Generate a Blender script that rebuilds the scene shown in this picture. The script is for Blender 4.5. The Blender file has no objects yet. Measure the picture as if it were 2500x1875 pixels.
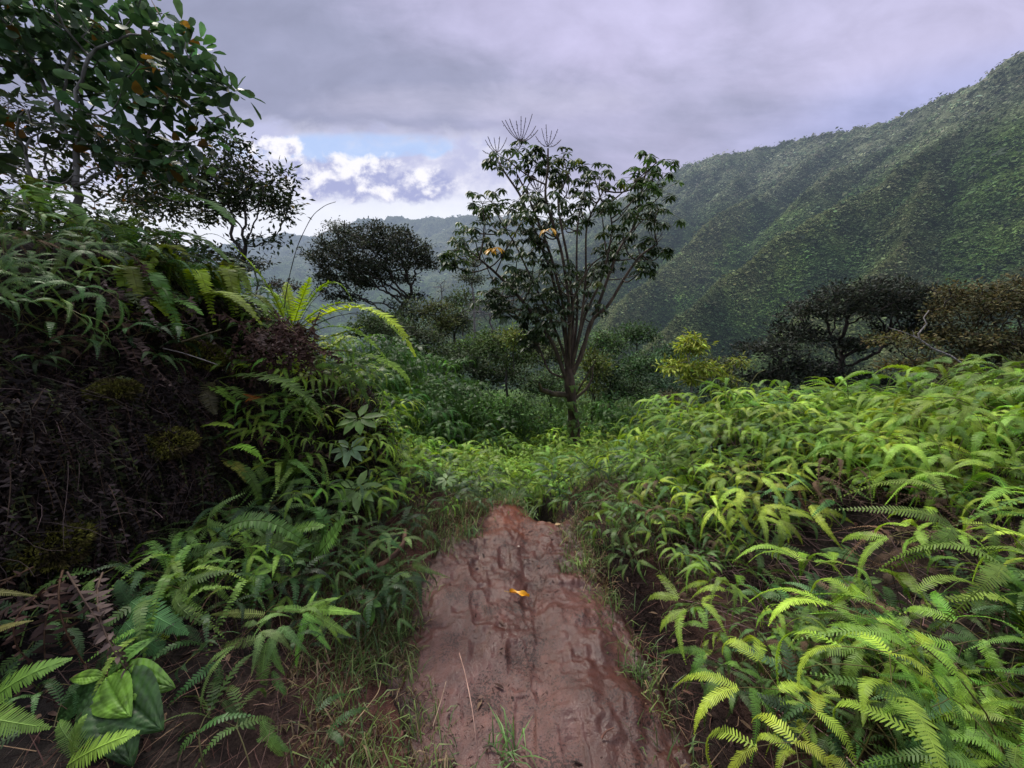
import bpy, math, random
import numpy as np
from mathutils import Vector, Matrix

random.seed(7)
RNG = np.random.default_rng(11)
scene = bpy.context.scene
COL = scene.collection
R = math.radians

# ------------------------------------------------------------------ camera geometry (used to turn measured sight lines + depth into points)
FPX = 950.0
PITCH = R(9.5)
CAM = np.array([0.0, 0.0, 1.55])
cp, sp = math.cos(PITCH), math.sin(PITCH)


def P(px, py, d):
    """point at depth d (world y) on the sight line measured at px,py in the 2500x1875 photo"""
    x = (px - 1250.0) / FPX
    v = (937.5 - py) / FPX
    dy = cp + v * sp
    dz = -sp + v * cp
    s = d / dy
    return np.array([x * s, d, CAM[2] + dz * s])


# ------------------------------------------------------------------ noise
def _hash(ix, iy, seed):
    n = (ix.astype(np.int64) * 374761393 + iy.astype(np.int64) * 668265263 + seed * 974711) & 0x7fffffff
    n = ((n ^ (n >> 13)) * 1274126177) & 0x7fffffff
    return ((n ^ (n >> 16)) & 0xffff) / 65535.0


def vnoise(x, y, seed=0):
    x = np.asarray(x, float); y = np.asarray(y, float)
    ix = np.floor(x); iy = np.floor(y)
    fx = x - ix; fy = y - iy
    fx = fx * fx * fx * (fx * (fx * 6 - 15) + 10); fy = fy * fy * fy * (fy * (fy * 6 - 15) + 10)
    a = _hash(ix, iy, seed); b = _hash(ix + 1, iy, seed)
    c = _hash(ix, iy + 1, seed); d = _hash(ix + 1, iy + 1, seed)
    return (a + (b - a) * fx) * (1 - fy) + (c + (d - c) * fx) * fy


def fbm(x, y, seed=0, octs=4, gain=0.5):
    s = 0; a = 1.0; t = 0
    for o in range(octs):
        s = s + a * (vnoise(x * 2 ** o + 17.3 * o, y * 2 ** o - 9.1 * o, seed + o) - 0.5)
        t += a; a *= gain
    return s / t * 2


def sst(a, b, x):
    t = np.clip((np.asarray(x, float) - a) / (b - a), 0, 1)
    return t * t * (3 - 2 * t)


def nrm(v):
    v = np.asarray(v, float)
    return v / np.maximum(np.linalg.norm(v, axis=-1, keepdims=True), 1e-9)


# ------------------------------------------------------------------ mesh builder
class MB:
    def __init__(self):
        self.V = []; self.C = []; self.F = {}; self.n = 0

    def add(self, verts, faces, col):
        """verts (n,3); faces list of tuples / arrays per size; col (3,) or (n,3)"""
        verts = np.asarray(verts, float).reshape(-1, 3)
        col = np.asarray(col, float)
        if col.ndim == 1:
            col = np.broadcast_to(col, (len(verts), 3))
        self.V.append(verts); self.C.append(col)
        for f in faces:
            f = np.asarray(f, np.int64)
            if f.ndim == 1: f = f[None]
            self.F.setdefault(f.shape[1], []).append(f + self.n)
        self.n += len(verts)

    def merge(self, other, M=None, colmul=None):
        if other.n == 0: return
        V, C, F = other.arrays()
        if M is not None:
            M = np.array(M); V = V @ M[:3, :3].T + M[:3, 3]
        if colmul is not None: C = C * np.asarray(colmul)
        self.V.append(V); self.C.append(C)
        for k, f in F.items():
            self.F.setdefault(k, []).append(f + self.n)
        self.n += len(V)

    def arrays(self):
        if len(self.V) > 1:
            self.V = [np.concatenate(self.V)]; self.C = [np.concatenate(self.C)]
            self.F = {k: [np.concatenate(f)] for k, f in self.F.items()}
        return self.V[0], self.C[0], {k: np.concatenate(f) for k, f in self.F.items()}

    def mesh(self, name, mat, smooth=False):
        V, C, F = self.arrays()
        me = bpy.data.meshes.new(name)
        me.vertices.add(len(V)); me.vertices.foreach_set('co', V.astype(np.float32).ravel())
        loops = np.concatenate([f.ravel() for f in F.values()])
        tot = np.concatenate([np.full(len(f), k) for k, f in F.items()])
        start = np.concatenate([[0], np.cumsum(tot)[:-1]])
        me.loops.add(len(loops)); me.loops.foreach_set('vertex_index', loops.astype(np.int32))
        me.polygons.add(len(tot)); me.polygons.foreach_set('loop_start', start.astype(np.int32))
        me.polygons.foreach_set('loop_total', tot.astype(np.int32))
        if smooth: me.polygons.foreach_set('use_smooth', np.ones(len(tot), bool))
        ca = me.color_attributes.new('Col', 'FLOAT_COLOR', 'POINT')
        ca.data.foreach_set('color', np.concatenate([C, np.ones((len(C), 1))], 1).astype(np.float32).ravel())
        me.update(); me.validate()
        me.materials.append(mat)
        return me

    def build(self, name, mat, parent=None, smooth=False, loc=None):
        return link(name, self.mesh(name, mat, smooth), parent, loc)

    # ---- primitives
    def tube(self, pts, radii, sides=6, col=(.1, .08, .06)):
        pts = np.asarray(pts, float); n = len(pts)
        radii = np.broadcast_to(np.asarray(radii, float), (n,))
        T = nrm(np.gradient(pts, axis=0))
        ref = np.array([0.31, 0.17, 0.93]) if abs(T[0, 2]) < .8 else np.array([.9, .3, .1])
        A = np.empty_like(pts)
        a = ref
        for i in range(n):
            a = a - T[i] * np.dot(a, T[i]); a = a / max(np.linalg.norm(a), 1e-6); A[i] = a
        B = np.cross(T, A)
        ang = np.arange(sides) / sides * 2 * math.pi
        ring = pts[:, None] + radii[:, None, None] * (A[:, None] * np.cos(ang)[None, :, None] + B[:, None] * np.sin(ang)[None, :, None])
        i, j = np.meshgrid(np.arange(n - 1), np.arange(sides), indexing='ij')
        i = i.ravel(); j = j.ravel(); j2 = (j + 1) % sides
        f = np.stack([i * sides + j, i * sides + j2, (i + 1) * sides + j2, (i + 1) * sides + j], 1)
        self.add(ring.reshape(-1, 3), [f], col)

    def leaves(self, Pn, D, N, L, W, C, tmpl):
        """many leaves at once from a template"""
        tv, tf = TMPL[tmpl]
        Pn = np.atleast_2d(np.asarray(Pn, float)); n = max(len(Pn), len(np.atleast_2d(D))); Pn = np.broadcast_to(Pn, (n, 3))
        D = nrm(np.broadcast_to(np.asarray(D, float), (n, 3)))
        N = np.broadcast_to(np.asarray(N, float), (n, 3))
        N = nrm(N - D * np.sum(N * D, 1, keepdims=True))
        S = np.cross(D, N)
        L = np.broadcast_to(np.asarray(L, float), (n,)); W = np.broadcast_to(np.asarray(W, float), (n,))
        k = len(tv)
        V = (Pn[:, None] + D[:, None] * (tv[None, :, 0, None] * L[:, None, None])
             + S[:, None] * (tv[None, :, 1, None] * W[:, None, None]) + N[:, None] * (tv[None, :, 2, None] * L[:, None, None]))
        C = np.broadcast_to(np.asarray(C, float), (n, 3))
        sh = tv[:, 3] if tv.shape[1] > 3 else np.ones(k)
        Cv = C[:, None] * sh[None, :, None]
        off = np.arange(n)[:, None, None] * k
        self.add(V.reshape(-1, 3), [(f[None] + off).reshape(-1, f.shape[1]) for f in tf], Cv.reshape(-1, 3))


A_ = np.array
TMPL = {
    'rhomb': (A_([[0, 0, 0], [.45, .5, .06], [1, 0, -.05], [.5, -.5, .06]]), [A_([[0, 1, 2], [0, 2, 3]])]),
    'lobe': (A_([[0, -.5, 0], [0, .5, 0], [.75, .36, -.02], [1, .05, -.06], [.75, -.36, -.02]], float), [A_([[0, 1, 2, 3, 4]])]),
    'strap': (A_([[0, -.36, 0], [0, .36, 0], [.12, .5, .0], [.12, -.5, 0], [.62, .42, -.03], [.62, -.42, -.03], [1, 0, -.1]]),
              [A_([[0, 1, 2, 3], [3, 2, 4, 5]]), A_([[5, 4, 6]])]),
    'oval': (A_([[0, 0, 0, .8], [.35, 0, -.03, .85], [.7, 0, -.05, .9], [1, 0, -.13, 1],
                 [.3, .46, .04, 1.1], [.68, .4, .0, 1.1], [.3, -.46, .04, 1.1], [.68, -.4, .0, 1.1]]),
             [A_([[0, 1, 4], [2, 3, 5], [0, 6, 1], [2, 7, 3]]), A_([[1, 2, 5, 4], [1, 6, 7, 2]])]),
    'round': (A_([[0, 0, 0, .9], [.35, 0, -.02, .9], [.75, 0, -.03, .95], [1, 0, -.06, 1],
                  [.3, .3, .03, 1.05], [.72, .5, .03, 1.1], [.95, .28, -.02, 1.1], [.3, -.3, .03, 1.05], [.72, -.5, .03, 1.1], [.95, -.28, -.02, 1.1]]),
              [A_([[0, 1, 4], [2, 3, 6], [2, 6, 5], [0, 7, 1], [2, 9, 3], [2, 8, 9]]), A_([[1, 2, 5, 4], [1, 7, 8, 2]])]),
    'blade': (A_([[0, -.5, 0], [0, .5, 0], [.4, .4, .06], [.4, -.4, .06], [.75, .25, .0], [.75, -.25, .0], [1, 0, -.14]]),
              [A_([[0, 1, 2, 3], [3, 2, 4, 5]]), A_([[5, 4, 6]])]),
}


# ------------------------------------------------------------------ object helpers
def link(name, data, parent=None, loc=None):
    o = bpy.data.objects.new(name, data); COL.objects.link(o)
    if parent: o.parent = parent
    if loc is not None: o.location = loc
    return o


def tag(o, label=None, cat=None, group=None, kind=None):
    if label: o['label'] = label
    if cat: o['category'] = cat
    if group: o['group'] = group
    if kind: o['kind'] = kind
    return o


def thing(name, label, cat, loc=(0, 0, 0), rz=0, group=None):
    o = bpy.data.objects.new(name, None); COL.objects.link(o)
    o.empty_display_size = .1
    o.location = loc; o.rotation_euler = (0, 0, rz)
    return tag(o, label, cat, group)


# ------------------------------------------------------------------ materials
def newmat(name):
    m = bpy.data.materials.new(name); m.use_nodes = True
    nt = m.node_tree; nt.nodes.clear()
    return m, nt, nt.nodes, nt.links


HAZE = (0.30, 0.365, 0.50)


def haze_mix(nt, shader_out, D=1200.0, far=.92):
    """aerial perspective put into the surface as emission, growing with distance from the origin"""
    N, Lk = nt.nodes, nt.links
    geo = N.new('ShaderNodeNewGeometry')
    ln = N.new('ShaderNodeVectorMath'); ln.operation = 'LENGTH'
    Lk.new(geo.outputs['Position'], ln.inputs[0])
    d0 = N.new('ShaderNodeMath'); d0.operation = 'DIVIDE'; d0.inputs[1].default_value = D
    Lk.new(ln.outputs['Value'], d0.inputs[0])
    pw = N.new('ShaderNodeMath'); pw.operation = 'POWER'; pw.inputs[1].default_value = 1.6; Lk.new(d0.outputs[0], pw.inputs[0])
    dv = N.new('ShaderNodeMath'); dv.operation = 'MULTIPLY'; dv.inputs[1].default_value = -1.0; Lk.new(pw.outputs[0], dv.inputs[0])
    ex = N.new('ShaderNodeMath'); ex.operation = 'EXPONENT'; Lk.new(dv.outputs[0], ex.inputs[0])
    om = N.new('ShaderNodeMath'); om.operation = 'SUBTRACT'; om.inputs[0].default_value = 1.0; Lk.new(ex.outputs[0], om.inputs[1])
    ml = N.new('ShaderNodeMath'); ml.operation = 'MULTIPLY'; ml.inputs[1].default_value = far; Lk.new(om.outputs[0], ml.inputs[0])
    em = N.new('ShaderNodeEmission'); em.inputs['Color'].default_value = (*HAZE, 1); em.inputs['Strength'].default_value = 1.0  # hazy glow painted onto the surface, no air volume behind it
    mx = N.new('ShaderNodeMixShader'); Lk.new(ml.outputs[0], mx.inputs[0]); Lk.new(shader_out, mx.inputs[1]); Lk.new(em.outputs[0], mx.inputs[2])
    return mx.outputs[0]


def leaf_mat(name, rough=.5, transl=.25, spec=.4, haze=False, var=.3, mottle=14.0, mott=.35, hue=0.0):
    m, nt, N, Lk = newmat(name)
    at = N.new('ShaderNodeAttribute'); at.attribute_name = 'Col'
    oi = N.new('ShaderNodeObjectInfo')
    mr = N.new('ShaderNodeMapRange'); mr.inputs['To Min'].default_value = 1 - var; mr.inputs['To Max'].default_value = 1 + var
    Lk.new(oi.outputs['Random'], mr.inputs['Value'])
    geo = N.new('ShaderNodeNewGeometry')
    nz = N.new('ShaderNodeTexNoise'); nz.inputs['Scale'].default_value = mottle; nz.inputs['Detail'].default_value = 3
    Lk.new(geo.outputs['Position'], nz.inputs['Vector'])
    mr2 = N.new('ShaderNodeMapRange'); mr2.inputs['From Min'].default_value = .3; mr2.inputs['From Max'].default_value = .7
    mr2.inputs['To Min'].default_value = 1 - mott; mr2.inputs['To Max'].default_value = 1 + mott
    Lk.new(nz.outputs['Fac'], mr2.inputs['Value'])
    mu = N.new('ShaderNodeMath'); mu.operation = 'MULTIPLY'; Lk.new(mr.outputs[0], mu.inputs[0]); Lk.new(mr2.outputs[0], mu.inputs[1])
    wn = N.new('ShaderNodeTexWhiteNoise'); wn.noise_dimensions = '1D'; Lk.new(oi.outputs['Random'], wn.inputs['W'])
    hr_ = N.new('ShaderNodeMapRange'); hr_.inputs['To Min'].default_value = .5 - hue; hr_.inputs['To Max'].default_value = .5 + hue * .7; Lk.new(wn.outputs['Value'], hr_.inputs['Value'])
    hv = N.new('ShaderNodeHueSaturation'); Lk.new(hr_.outputs[0], hv.inputs['Hue']); Lk.new(at.outputs['Color'], hv.inputs['Color'])
    vm = N.new('ShaderNodeVectorMath'); vm.operation = 'SCALE'; Lk.new(hv.outputs['Color'], vm.inputs[0]); Lk.new(mu.outputs[0], vm.inputs['Scale'])
    pb = N.new('ShaderNodeBsdfPrincipled'); pb.inputs['Roughness'].default_value = rough; pb.inputs['Specular IOR Level'].default_value = spec
    Lk.new(vm.outputs[0], pb.inputs['Base Color'])
    out = N.new('ShaderNodeOutputMaterial')
    sh = pb.outputs[0]
    if transl > 0:
        tr = N.new('ShaderNodeBsdfTranslucent')
        hs = N.new('ShaderNodeHueSaturation'); hs.inputs['Hue'].default_value = .485; hs.inputs['Saturation'].default_value = 1.1; hs.inputs['Value'].default_value = 1.4
        Lk.new(vm.outputs[0], hs.inputs['Color']); Lk.new(hs.outputs[0], tr.inputs['Color'])
        mx = N.new('ShaderNodeMixShader'); mx.inputs[0].default_value = transl
        Lk.new(pb.outputs[0], mx.inputs[1]); Lk.new(tr.outputs[0], mx.inputs[2]); sh = mx.outputs[0]
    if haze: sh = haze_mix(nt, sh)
    Lk.new(sh, out.inputs['Surface'])
    return m


def bark_mat(name, c1, c2, scale=18, bump=.5, haze=False):
    m, nt, N, Lk = newmat(name)
    tc = N.new('ShaderNodeTexCoord'); mp = N.new('ShaderNodeMapping'); mp.inputs['Scale'].default_value = (1, 1, .3)
    Lk.new(tc.outputs['Object'], mp.inputs['Vector'])
    nz = N.new('ShaderNodeTexNoise'); nz.inputs['Scale'].default_value = scale; nz.inputs['Detail'].default_value = 6
    Lk.new(mp.outputs[0], nz.inputs['Vector'])
    cr = N.new('ShaderNodeValToRGB'); cr.color_ramp.elements[0].position = .35; cr.color_ramp.elements[1].position = .68
    cr.color_ramp.elements[0].color = (*c1, 1); cr.color_ramp.elements[1].color = (*c2, 1)
    Lk.new(nz.outputs['Fac'], cr.inputs[0])
    at = N.new('ShaderNodeAttribute'); at.attribute_name = 'Col'
    mu = N.new('ShaderNodeMix'); mu.data_type = 'RGBA'; mu.blend_type = 'MULTIPLY'; mu.inputs[0].default_value = 1
    Lk.new(cr.outputs[0], mu.inputs[6]); Lk.new(at.outputs['Color'], mu.inputs[7])
    pb = N.new('ShaderNodeBsdfPrincipled'); pb.inputs['Roughness'].default_value = .8
    Lk.new(mu.outputs[2], pb.inputs['Base Color'])
    bp = N.new('ShaderNodeBump'); bp.inputs['Strength'].default_value = bump; bp.inputs['Distance'].default_value = .02
    Lk.new(nz.outputs['Fac'], bp.inputs['Height']); Lk.new(bp.outputs[0], pb.inputs['Normal'])
    out = N.new('ShaderNodeOutputMaterial'); Lk.new(pb.outputs[0], out.inputs['Surface'])
    return m


M_FERN = leaf_mat('fern_leaf', .5, .32, .32, var=.34, hue=.022, mottle=5.0)
M_BROAD = leaf_mat('broad_leaf', .55, .22, .35, var=.15, mottle=38, mott=.55)
M_LEAF = leaf_mat('glossy_leaf', .5, .28, .35, var=.15)
M_TREE = leaf_mat('tree_leaf', .7, .22, .18, var=.1, mottle=2.0, mott=.4)
M_YEL = leaf_mat('yellow_leaf_skin', .4, .15, .5, var=0, mott=.15, mottle=60)
M_DEAD = leaf_mat('dead_leaf', .8, .08, .2, var=.25)
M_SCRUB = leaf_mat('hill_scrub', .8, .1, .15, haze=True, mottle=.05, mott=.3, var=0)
M_BARK = bark_mat('mossy_bark', (.035, .024, .018), (.12, .088, .066))
M_GREYBARK = bark_mat('grey_bark', (.10, .09, .085), (.3, .29, .28))
M_DARKBARK = bark_mat('dark_bark', (.02, .016, .015), (.06, .05, .045))


# ground: dark humus with rusty soil near the trail, colour from attribute
def ground_mat():
    m, nt, N, Lk = newmat('forest_soil')
    geo = N.new('ShaderNodeNewGeometry')
    at = N.new('ShaderNodeAttribute'); at.attribute_name = 'Col'
    nz = N.new('ShaderNodeTexNoise'); nz.inputs['Scale'].default_value = 9; nz.inputs['Detail'].default_value = 8; nz.inputs['Roughness'].default_value = .7
    Lk.new(geo.outputs['Position'], nz.inputs['Vector'])
    mr = N.new('ShaderNodeMapRange'); mr.inputs['From Min'].default_value = .3; mr.inputs['From Max'].default_value = .7; mr.inputs['To Min'].default_value = .35; mr.inputs['To Max'].default_value = 1.6
    Lk.new(nz.outputs['Fac'], mr.inputs['Value'])
    vm = N.new('ShaderNodeVectorMath'); vm.operation = 'SCALE'; Lk.new(at.outputs['Color'], vm.inputs[0]); Lk.new(mr.outputs[0], vm.inputs['Scale'])
    pb = N.new('ShaderNodeBsdfPrincipled'); pb.inputs['Roughness'].default_value = .9; pb.inputs['Specular IOR Level'].default_value = .2
    Lk.new(vm.outputs[0], pb.inputs['Base Color'])
    n2 = N.new('ShaderNodeTexNoise'); n2.inputs['Scale'].default_value = 40; n2.inputs['Detail'].default_value = 6
    Lk.new(geo.outputs['Position'], n2.inputs['Vector'])
    bp = N.new('ShaderNodeBump'); bp.inputs['Strength'].default_value = .9; bp.inputs['Distance'].default_value = .03
    Lk.new(n2.outputs['Fac'], bp.inputs['Height']); Lk.new(bp.outputs[0], pb.inputs['Normal'])
    out = N.new('ShaderNodeOutputMaterial'); Lk.new(pb.outputs[0], out.inputs['Surface'])
    return m


def mud_mat():
    m, nt, N, Lk = newmat('wet_red_mud')
    geo = N.new('ShaderNodeNewGeometry')
    at = N.new('ShaderNodeAttribute'); at.attribute_name = 'Col'
    mp = N.new('ShaderNodeMapping'); mp.inputs['Scale'].default_value = (1.2, .85, 1); mp.inputs['Rotation'].default_value = (0, 0, R(8))
    Lk.new(geo.outputs['Position'], mp.inputs['Vector'])
    nz = N.new('ShaderNodeTexNoise'); nz.inputs['Scale'].default_value = 13; nz.inputs['Detail'].default_value = 10; nz.inputs['Roughness'].default_value = .7; nz.inputs['Distortion'].default_value = .6
    Lk.new(mp.outputs[0], nz.inputs['Vector'])
    cr = N.new('ShaderNodeValToRGB')
    e = cr.color_ramp.elements
    e[0].position = .3; e[0].color = (.68, .64, .62, 1); e[1].position = .7; e[1].color = (1.15, 1.14, 1.14, 1)
    Lk.new(nz.outputs['Fac'], cr.inputs[0])
    # dark crumbs and litter specks
    n3 = N.new('ShaderNodeTexNoise'); n3.inputs['Scale'].default_value = 120; n3.inputs['Detail'].default_value = 5; n3.inputs['Roughness'].default_value = .65
    Lk.new(geo.outputs['Position'], n3.inputs['Vector'])
    n4 = N.new('ShaderNodeTexNoise'); n4.inputs['Scale'].default_value = 5; n4.inputs['Detail'].default_value = 4
    Lk.new(geo.outputs['Position'], n4.inputs['Vector'])
    ad = N.new('ShaderNodeMath'); ad.operation = 'MULTIPLY_ADD'; ad.inputs[1].default_value = .7; Lk.new(n4.outputs['Fac'], ad.inputs[0]); Lk.new(n3.outputs['Fac'], ad.inputs[2])
    cr2 = N.new('ShaderNodeValToRGB'); e = cr2.color_ramp.elements
    e[0].position = .92; e[0].color = (1, 1, 1, 1); e[1].position = .97; e[1].color = (.25, .22, .2, 1)
    Lk.new(ad.outputs[0], cr2.inputs[0])
    m1 = N.new('ShaderNodeMix'); m1.data_type = 'RGBA'; m1.blend_type = 'MULTIPLY'; m1.inputs[0].default_value = 1
    Lk.new(cr.outputs[0], m1.inputs[6]); Lk.new(cr2.outputs[0], m1.inputs[7])
    m2 = N.new('ShaderNodeMix'); m2.data_type = 'RGBA'; m2.blend_type = 'MULTIPLY'; m2.inputs[0].default_value = 1
    Lk.new(m1.outputs[2], m2.inputs[6]); Lk.new(at.outputs['Color'], m2.inputs[7])
    pb = N.new('ShaderNodeBsdfPrincipled'); pb.inputs['Specular IOR Level'].default_value = .36
    Lk.new(m2.outputs[2], pb.inputs['Base Color'])
    rr = N.new('ShaderNodeMapRange'); rr.inputs['From Min'].default_value = .35; rr.inputs['From Max'].default_value = .65; rr.inputs['To Min'].default_value = .27; rr.inputs['To Max'].default_value = .55
    Lk.new(n4.outputs['Fac'], rr.inputs['Value']); Lk.new(rr.outputs[0], pb.inputs['Roughness'])
    bsum = N.new('ShaderNodeMath'); bsum.operation = 'ADD'; Lk.new(nz.outputs['Fac'], bsum.inputs[0]); Lk.new(n3.outputs['Fac'], bsum.inputs[1])
    bp = N.new('ShaderNodeBump'); bp.inputs['Strength'].default_value = .32; bp.inputs['Distance'].default_value = .02
    Lk.new(bsum.outputs[0], bp.inputs['Height']); Lk.new(bp.outputs[0], pb.inputs['Normal'])
    out = N.new('ShaderNodeOutputMaterial'); Lk.new(pb.outputs[0], out.inputs['Surface'])
    return m


def hill_mat():
    m, nt, N, Lk = newmat('hill_cover')
    geo = N.new('ShaderNodeNewGeometry')
    at = N.new('ShaderNodeAttribute'); at.attribute_name = 'Col'
    nz = N.new('ShaderNodeTexNoise'); nz.inputs['Scale'].default_value = .25; nz.inputs['Detail'].default_value = 9; nz.inputs['Roughness'].default_value = .75
    Lk.new(geo.outputs['Position'], nz.inputs['Vector'])
    mr = N.new('ShaderNodeMapRange'); mr.inputs['From Min'].default_value = .3; mr.inputs['From Max'].default_value = .7; mr.inputs['To Min'].default_value = .3; mr.inputs['To Max'].default_value = 1.3
    Lk.new(nz.outputs['Fac'], mr.inputs['Value'])
    vm = N.new('ShaderNodeVectorMath'); vm.operation = 'SCALE'; Lk.new(at.outputs['Color'], vm.inputs[0]); Lk.new(mr.outputs[0], vm.inputs['Scale'])
    pb = N.new('ShaderNodeBsdfPrincipled'); pb.inputs['Roughness'].default_value = 1; pb.inputs['Specular IOR Level'].default_value = .0
    Lk.new(vm.outputs[0], pb.inputs['Base Color'])
    bp = N.new('ShaderNodeBump'); bp.inputs['Strength'].default_value = 1; bp.inputs['Distance'].default_value = 2.0
    Lk.new(nz.outputs['Fac'], bp.inputs['Height']); Lk.new(bp.outputs[0], pb.inputs['Normal'])
    out = N.new('ShaderNodeOutputMaterial')
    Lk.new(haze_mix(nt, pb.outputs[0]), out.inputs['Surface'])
    return m


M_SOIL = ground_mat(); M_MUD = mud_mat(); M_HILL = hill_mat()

# ------------------------------------------------------------------ terrain functions
YK = A_([0.0, .8, 1.1, 1.4, 1.7, 2.0, 2.4, 2.75, 3.05, 3.3])
XLK = A_([-.15, -.2, -.30, -.50, -.60, -.58, -.52, -.38, -.12, .12])
XRK = A_([.60, .63, .65, .65, .63, .57, .5, .46, .42, .3])


def trail_lr(y):
    return np.interp(y, YK, XLK), np.interp(y, YK, XRK)


def H(x, y):
    x = np.asarray(x, float); y = np.asarray(y, float)
    s = np.maximum(y - 3.15, 0)
    z = -0.28 * sst(0, .5, s) - 95 * (1 - np.exp(-.25 * s / 95))
    z = z + .05 * fbm(x * 1.3, y * 1.3, 3, 4)
    xl, xr = trail_lr(y)
    # left: apron, then a steep undercut bank up to a mound
    xe = np.where(y < 3.3, np.minimum(xl, -.38), -.38 - .25 * (y - 3.3))
    d = np.maximum(xe - x, 0)
    z = z + .10 * sst(0, .3, d) + .30 * sst(.15, .9, d)
    xw = np.interp(y, [0, 1.0, 1.7, 2.3, 2.8, 3.3, 4.5], [-1.75, -1.72, -1.62, -1.38, -1.02, -1.0, -1.5])
    dw = xw - x + .26 * fbm(x * 1.7 + 5, y * 1.7, 21, 4, .6)
    fall = 1 - sst(3.1, 6.0, y) * .9
    top = np.interp(y, [0, 1.0, 2.0, 2.6, 3.2, 4], [1.55, 1.5, 1.45, 1.3, 1.05, .9])
    z = z + fall * (top * (.55 * sst(0, .3, dw) + .45 * sst(.32, .85, dw)) + .35 * sst(.5, 2.2, dw))
    # right: small drain rut beside the trail, then a bank carrying ferns
    dr = x - xr
    rut = np.exp(-((dr - .12) / .075) ** 2) * (y < 3.2) * (.24 + .05 * fbm(x * 3, y * 3, 8))
    z = z - rut * sst(.5, 1.4, 3.3 - y)
    fr = 1 - sst(2.9, 5.6, y) * .85
    z = z + fr * (.18 * sst(.1, .42, dr) + .32 * sst(.4, 1.5, dr) + .08 * sst(1.4, 4, dr))
    z = z + .38 * np.exp(-((x - 3.15) / .62) ** 2 - ((y - 2.1) / .7) ** 2) + .10 * np.exp(-((x - 1.9) / .5) ** 2 - ((y - 2.9) / .4) ** 2) - .12 * np.exp(-((x - 1.55) / .5) ** 2 - ((y - 1.7) / .35) ** 2)
    z = z + 1.0 * sst(.2, 3.5, -.6 - x - .12 * (y - 4)) * sst(3.4, 5.5, y) * (1 - sst(8, 16, y))
    # hole where the trail drops over the lip
    z = z - .55 * np.exp(-((x - .31 - .03 * np.sin(y * 5)) / .14) ** 2) * sst(2.72, 3.2, y) * (1 - sst(3.9, 5, y)) + .07 * np.exp(-(((x + .22) / .3) ** 2 + ((y - 3.0) / .22) ** 2))
    z = z + .07 * fbm(x * 6.5, y * 6.5, 23, 3) * sst(.1, .4, dw) * (y < 5)
    return z


def Hs(x, y): return float(H(A_([x]), A_([y]))[0])


# ridges of the far country, measured as (px,py,depth)
def ridge(pts): return np.array([P(*p) for p in pts])


CREST = ridge([(1250, 640, 950), (1400, 560, 800), (1500, 485, 690), (1560, 450, 620), (1650, 410, 560), (1740, 378, 520), (1800, 367, 500), (1900, 341, 470), (2000, 336, 440), (2060, 312, 420),
               (2100, 309, 400), (2200, 273, 370), (2300, 233, 340), (2400, 190, 310), (2500, 135, 290), (2700, 40, 260), (3100, -120, 230)])
SPURS = [ridge(p) for p in [
    [(2640, 200, 250), (2500, 246, 242), (2260, 365, 232), (2124, 462, 228), (1983, 533, 228), (1900, 580, 226), (1760, 680, 215), (1640, 790, 195), (1560, 880, 170)],
    [(2070, 317, 410), (1960, 395, 380), (1880, 455, 360), (1760, 531, 330), (1640, 630, 300), (1520, 740, 265), (1460, 830, 230)],
    [(1800, 367, 500), (1740, 430, 460), (1660, 500, 425), (1560, 580, 390), (1470, 660, 350), (1400, 740, 310)],
    [(2900, 330, 170), (2700, 470, 160), (2500, 640, 150), (2330, 730, 140), (2160, 850, 125), (2050, 960, 105)],
    [(1590, 440, 600), (1520, 520, 540), (1440, 590, 480), (1340, 650, 420), (1200, 720, 350), (1060, 790, 290)],
    [(1900, 341, 470), (1840, 400, 440), (1770, 455, 410)],
    [(2300, 233, 340), (2180, 340, 315), (2080, 400, 300), (1990, 450, 292)],
    [(2330, 330, 236), (2250, 470, 205), (2180, 580, 185), (2080, 680, 165), (1960, 790, 140)],
]]
FAR = ridge([(100, 650, 1300), (400, 615, 1300), (560, 590, 1280), (640, 582, 1260), (735, 573, 1250), (795, 579, 1230), (840, 562, 1200), (867, 547, 1190), (903, 533, 1180), (970, 527, 1170),
             (1024, 535, 1160), (1060, 529, 1150), (1096, 533, 1140), (1132, 526, 1120), (1250, 530, 1080), (1400, 540, 1000)])
FSPURS = [ridge(p) for p in [
    [(970, 527, 1170), (1000, 600, 1020), (985, 660, 900), (930, 720, 780)],
    [(1132, 526, 1120), (1150, 600, 900), (1110, 660, 760), (1040, 720, 620)],
    [(735, 573, 1250), (760, 640, 1050), (720, 700, 900)],
    [(867, 547, 1190), (900, 620, 1050), (850, 690, 930)],
    [(1060, 529, 1150), (1085, 580, 1030), (1060, 640, 900)],
    [(560, 590, 1280), (640, 640, 1100), (660, 700, 950)],
]]


def ridge_h(x, y, line, k):
    best = np.full(x.shape, -1e9); bd = np.full(x.shape, 1e9)
    for a, b in zip(line[:-1], line[1:]):
        ab = b[:2] - a[:2]; L2 = ab @ ab
        t = np.clip(((x - a[0]) * ab[0] + (y - a[1]) * ab[1]) / L2, 0, 1)
        dx = x - (a[0] + t * ab[0]); dy = y - (a[1] + t * ab[1])
        dist = np.sqrt(dx * dx + dy * dy)
        z = a[2] + t * (b[2] - a[2]) - k * dist
        up = z > best
        best = np.where(up, z, best); bd = np.where(up, dist, bd)
    return best, bd


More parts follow.
